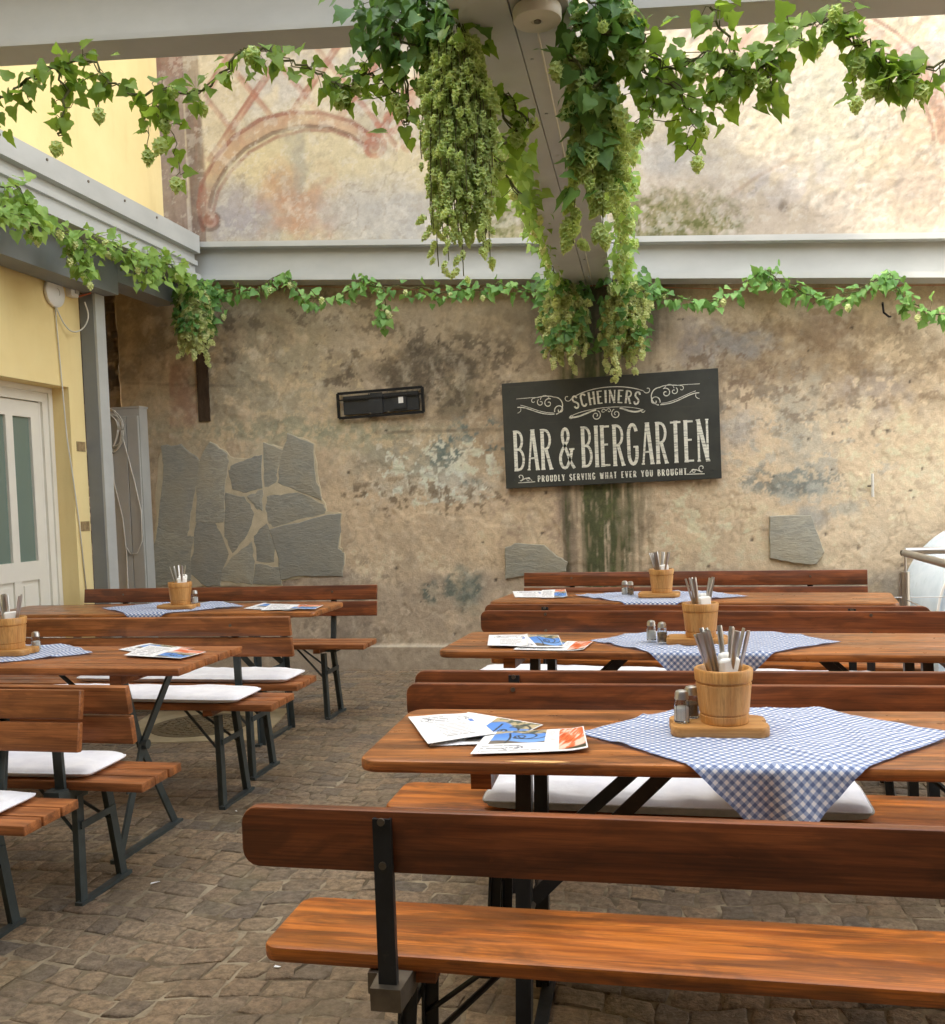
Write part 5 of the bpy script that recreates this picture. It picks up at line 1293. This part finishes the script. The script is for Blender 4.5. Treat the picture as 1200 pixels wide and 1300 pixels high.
class Hops:
    def __init__(s): s.l = []
    def add(s, vs, fs, m=0): s.l[-1].add(vs, fs, m)
def build_hops(hm, mat, root):
    big = hm.l
    if len(big) > 100:                   # a mass of tiny cones: the largest hundred singly, the rest as one
        n = len(big); pick = set(random.Random(n).sample(range(n), 100)); rest = MB()
        for i, c in enumerate(big):
            if i not in pick: rest.add(c.v, c.f)
        o = rest.build('hop_cones', mat, root); o['kind'] = 'stuff'; big = [c for i, c in enumerate(big) if i in pick]
    for c in big: c.build('hop_cone', mat, root)
def garland(label, paths, leaf_m, hop_m, dens, size, hop_dens, hop_L, spread, seed, name='ivy_garland', out=(0,-1,0), sprig=.25, group='artificial ivy and hop garlands on the pergola', hang=.6):
    rnd = random.Random(seed); paths = [smooth(p, 2) for p in paths]
    o = paths[0][len(paths[0])//2].copy(); root = empty(name, o, 0, label, 'garland', group); out = Vector(out)
    vm, lm, hm = MB(), MB(), Hops()
    def V(): return Vector((rnd.gauss(0,1), rnd.gauss(0,1), rnd.gauss(0,1)))
    def put_leaf(p, sp_, sz):
        off = V()*sp_; off.z = off.z*.8-abs(rnd.gauss(0, sp_*.5)); off.y *= .7
        q = p+off; d = (off.normalized()*.8+Vector((0,0,-hang))+V()*.45); n = (out*.9+Vector((0,0,.55))+V()*.5)
        leaf(lm, q-o, d, n, sz*rnd.uniform(.6, 1.2), rnd)
        if rnd.random() < .4: vm.tube([p-o, p-o+off*.5+V()*.006, q-o], .0014, 4, cap=False)
    for pts in paths:
        rs = resample(pts, .03)
        rs = [p+Vector((rnd.gauss(0,.006), rnd.gauss(0,.006), rnd.gauss(0,.006))) for p in rs]
        vm.tube([p-o for p in rs], .004, 5, cap=False)
        vm.tube([p-o+Vector((.012*math.sin(i*.7), .01*math.cos(i*.9), .008*math.sin(i*1.3))) for i, p in enumerate(rs)], .0025, 4, cap=False)
        acc = 0
        for i, p in enumerate(rs):
            cl = .45+1.1*vnoise(np.array([i*.13+seed*3.]), np.array([seed*1.7]), 3)[0]
            for k in range(int(dens*cl+rnd.random())): put_leaf(p, spread*(.6+.5*cl), size)
            if rnd.random() < hop_dens:
                q = p+V()*spread*.7; q.z -= rnd.uniform(0, spread)
                hop(hm, q-o, Vector((rnd.gauss(0,.25), rnd.gauss(0,.25), -1)), hop_L*rnd.uniform(.7, 1.2), rnd, 5, 5)
            if rnd.random() < sprig*.08:                                   # a loose dangling twig
                q = p.copy(); tw = [q.copy()]
                for j in range(rnd.randint(3, 6)): q = q+Vector((rnd.gauss(0,.018), rnd.gauss(0,.012)-.004, -rnd.uniform(.02,.035))); tw.append(q.copy())
                vm.tube([t-o for t in tw], .0018, 4, cap=False)
                for t in tw[1:]:
                    put_leaf(t, spread*.35, size*.8)
                hop(hm, tw[-1]-o, Vector((0,0,-1)), hop_L, rnd, 5, 5)
    vm.build('vine', MT['vine'], root); lm.build('leaves', leaf_m, root, True)
    build_hops(hm, hop_m, root)
    return root
def bunch(label, top, bottom, r, n, hop_L, leaf_n, size, seed, leaf_m, hop_m, rows=4, per=5, leafz=(0., .5), step=.022, group='hanging hop bunches on the pergola', tight=1., minlen=.35, ends=1., fat=.34):
    """a hanging bunch: strands of hop cones falling from one bundle of stems, leaves among them"""
    rnd = random.Random(seed); root = empty('hop_bunch', top, 0, label, 'hop bunch', group); vm, lm, hm = MB(), MB(), Hops()
    ax = bottom-top; Lh = ax.length
    def V(): return Vector((rnd.gauss(0,1), rnd.gauss(0,1), rnd.gauss(0,1)))
    for k in range(n):
        a = rnd.uniform(0, 2*PI); rr = r*math.sqrt(rnd.random()); ln = Lh*rnd.uniform(minlen, ends if rnd.random() < .25 else .8*ends)
        s0 = Vector((rr*.35*math.cos(a), rr*.25*math.sin(a), -rnd.uniform(0, .12)*Lh)); x, y = rr*math.cos(a), rr*.6*math.sin(a)
        pts = []; m = max(5, int(ln/.03))
        sway = rnd.uniform(-.02, .02)
        for i in range(m+1):
            t = i/m; w = 1-(1-t)**2.2
            pts.append(Vector((s0.x+(x-s0.x)*w*(1-.25*t*tight)+ax.x*t*ln/Lh+sway*math.sin(t*5), s0.y+(y-s0.y)*w+ax.y*t*ln/Lh, s0.z-ln*t*(1-.0*t))))
        vm.tube(pts, .0018, 4, cap=False)
        rs = resample(pts, step)
        for i, p in enumerate(rs[1:]):
            if rnd.random() < .9:
                q = V()*.007; hop(hm, p+q, Vector((q.x*60, q.y*60, -1.)), hop_L*rnd.uniform(.7, 1.25)*(1-.25*i/len(rs)), rnd, rows, per, 0, fat)
    for k in range(leaf_n):
        t = rnd.uniform(*leafz); a = rnd.uniform(0, 2*PI); p = ax*t+Vector((r*1.05*math.cos(a)*rnd.random()**.4, r*.75*math.sin(a), rnd.gauss(0,.02)))
        leaf(lm, p, Vector((math.cos(a), math.sin(a)*.6, -.7))+V()*.4, Vector((0,-.8,.5))+V()*.4, size*rnd.uniform(.6, 1.2), rnd)
    vm.build('vine', MT['vine'], root); build_hops(hm, hop_m, root)
    if lm.v: lm.build('leaves', leaf_m, root, True)
    return root
def pa(y, *px): return [ony(u, v, y) for u, v in px]
def px3(*q): return [ony(u, v, y) for u, v, y in q]
I, ID, IL, HP, HW = MT['ivy'], MT['ivyD'], MT['ivyL'], MT['hop'], MT['hopW']
YF = 3.2
garland('ivy garland drooping from the front cross beam on the left, before the yellow wall', [pa(YF,(-30,140),(0,128),(22,112),(44,92),(70,82),(105,72),(130,88),(150,112),(182,122),(214,108),(246,122),(270,106),(296,72),(322,58),(352,74),(385,82),(410,96),(440,118),(462,90),(480,96),(505,120)),
        pa(YF-.02,(72,84),(84,110),(78,150),(76,172)), pa(YF,(196,120),(204,145),(212,158)), pa(YF-.02,(500,60),(515,90),(520,130),(516,158))], I, HP, 2.0, .057, .16, .055, .030, 1, sprig=.3)
garland('ivy garland drooping from the front cross beam on the right', [pa(YF,(760,20),(790,40),(815,62),(848,86),(880,80),(902,60),(930,98),(960,92),(985,66),(1005,42),(1035,28),(1062,22)),
        pa(YF-.02,(812,40),(815,90),(848,106),(872,128),(884,155)), pa(YF,(900,10),(925,50),(940,92),(944,112),(900,118)), pa(YF,(800,60),(815,100),(832,118)), pa(YF-.01,(970,84),(980,110))], I, HP, 2.5, .058, .14, .05, .034, 2, sprig=.3)
garland('ivy garland at the top right corner hanging from the front cross beam', [pa(YF,(1060,16),(1076,34),(1088,56),(1108,66),(1130,78),(1148,100),(1170,92),(1196,80),(1230,84)), pa(YF,(1118,70),(1122,92),(1128,100)), pa(YF,(1150,96),(1152,112))], I, HP, 2.1, .058, .2, .05, .028, 3, sprig=.3)
garland('thick ivy cluster tied to the front beam above the long hop bunch', [pa(YF-.05,(470,10),(500,24),(540,14),(570,20)), pa(YF-.05,(490,40),(520,60),(560,50)), pa(YF-.05,(480,-10),(520,-14),(560,-10))], ID, HP, 4.6, .058, .2, .05, .045, 4, sprig=.1)
garland('ivy cluster tied to the front beam right of the ceiling lamp', [pa(YF-.05,(735,-10),(760,6),(790,0),(800,10)), pa(YF-.05,(730,30),(760,44),(788,40)), pa(YF-.04,(722,70),(740,95),(760,110))], ID, HP, 2.3, .060, .5, .06, .035, 5, sprig=.0)
garland('light green hop garland wound along the house-side beam', [[onx(u, v, x) for u, v, x in ((-30,230,-3.70),(0,240,-3.70),(20,232,-3.7),(34,262,-3.7),(60,278,-3.7),(78,292,-3.7),(96,300,-3.69),(112,312,-3.69),(128,300,-3.7),(150,316,-3.7),(176,330,-3.7),(196,318,-3.7),(212,334,-3.7),(238,352,-3.72),(262,366,-3.74))],
        [onx(u, v, -3.69) for u, v in ((-20,262),(0,270),(24,270),(50,282),(40,290))], [onx(u, v, -3.69) for u, v in ((96,300),(104,330),(112,340))], [onx(u, v, -3.69) for u, v in ((160,320),(178,348),(205,346))]], IL, HW, 3.6, .066, .22, .05, .038, 6, out=(.7,-.7,.2), sprig=.3)
garland('thin hop garland strung along the left half of the wall beam', [pa(7.1,(250,356),(275,372),(300,366),(330,370),(352,350),(364,346),(376,366),(398,382),(430,376),(452,366),(460,350),(472,362),(500,366),(532,362),(560,374),(585,366),(615,368),(636,358),(660,370),(690,366),(706,368)), pa(7.09,(486,366),(490,390),(488,404))], MT['ivy2'], HW, 2.9, .066, .12, .05, .030, 7, sprig=.12)
garland('thin hop garland strung along the right half of the wall beam', [pa(7.1,(822,362),(838,372),(862,378),(884,384),(910,380),(935,370),(958,352),(972,342),(986,352),(1000,368),(1015,366),(1030,378),(1052,378),(1080,372),(1102,362),(1120,352),(1130,346),(1140,366),(1152,382),(1176,396),(1210,402))], MT['ivy2'], HW, 2.9, .066, .12, .05, .030, 8, sprig=.12)
garland('ivy strand following the left edge of the centre beam down to the wall beam', [px3((640,175,3.5),(652,205,4.2),(664,240,4.8),(676,268,5.3),(688,296,5.9),(697,322,6.4),(704,345,6.8),(712,360,7.0))], IL, HW, 3.0, .058, .35, .06, .032, 9, sprig=.0)
garland('ivy strand following the right edge of the centre beam down to the wall beam', [px3((786,150,3.5),(788,180,3.9),(789,205,4.4),(791,250,5.0),(791,290,5.6),(790,325,6.3),(788,355,6.9))], IL, HP, 2.2, .062, .45, .065, .03, 10, sprig=.0)
garland('leafy hop sprays beside the long hop bunch, left of the centre beam', [px3((622,120,3.3),(642,150,3.3),(660,172,3.3)), px3((625,200,3.3),(650,230,3.3),(668,258,3.4)), px3((600,150,3.35),(618,200,3.35),(632,262,3.35)), px3((640,120,3.3),(662,145,3.3),(674,160,3.3))], I, HP, .7, .066, .22, .06, .018, 11, sprig=.1)
bunch('longest hanging bunch of small green hops left of the centre beam', ony(574, 30, 3.12), ony(588, 312, 3.12), .135, 92, .046, 14, .06, 21, I, HP, 5, 4, (0., .12), .024, minlen=.3, ends=1.08, fat=.21)
bunch('bulky hanging bunch of large hops right of the centre beam', ony(752, 40, 3.25), ony(750, 285, 3.25), .085, 9, .075, 62, .07, 22, ID, HP, 6, 6, (.0, .85), .098, minlen=.4, fat=.30)
bunch('dark hanging hop bunch at the wall end of the centre beam, left one', ony(712, 352, 7.05), ony(718, 468, 7.05), .19, 44, .062, 210, .062, 23, ID, HW, 5, 5, (0., .8), .085)
bunch('pale hanging hop bunch at the wall end of the centre beam, right one', ony(794, 352, 7.05), ony(792, 468, 7.05), .19, 60, .062, 150, .062, 24, ID, HW, 5, 5, (0., .8), .075)
bunch('dark hanging hop bunch in the left corner under the wall beam', ony(248, 360, 7.05), ony(250, 452, 7.05), .17, 46, .062, 210, .062, 25, ID, HW, 5, 5, (0., .7), .08)
# ------------------------------------------------------------------ added dark block, unseen behind the viewer, to shade the near side
shade_block = empty('added_shade_block', (0, -1.6, 0), 0, 'added dark block with a roof slab, unseen behind the viewer, shading the near end', 'house')
MT['shade_block'] = plain('shade_block_dark', lin(92,82,68), .9, 0, .1, 2, .2)
mb = MB(); mb.box((-4.19, -.4, 0), (7, 0, 6.2)); mb.build('wall', MT['shade_block'], shade_block)  # added slab keeping light off the bench back from behind
mb = MB(); mb.box((-4.19, .002, 3.25), (7, 2.1, 3.37)); mb.build('shade_slab', MT['shade_block'], shade_block)  # added overhead slab, cuts the light from above the viewer
mb = MB(); mb.box((4.2, .002, 0), (7, 4.0, 5.5)); mb.build('shade_side', MT['shade_block'], shade_block)  # added side block, cuts low light from the right
# small litter on the cobbles
rnd = random.Random(8)
for u, v in ((197,1121),(300,1030),(352,1228)):
    p = onz(u, v, .006); mb = MB(); a = rnd.uniform(0, 3); l, w_ = rnd.uniform(.008, .018), rnd.uniform(.003, .006)
    q = [(x*math.cos(a)-y*math.sin(a), x*math.sin(a)+y*math.cos(a)) for x, y in ((-l,-w_),(l*.8,-w_*.7),(l,w_),(-l*.7,w_*.8))]
    mb.rings([[(x, y, z+.002*(i % 2)) for i, (x, y) in enumerate(q)] for z in (0, .0015)])
    o = mb.build('paper_scrap', MT['paper'], None); o.location = p
    tag(o, 'tiny white paper scrap lying on the cobbles', 'paper scrap', 'paper scraps on the cobbles')
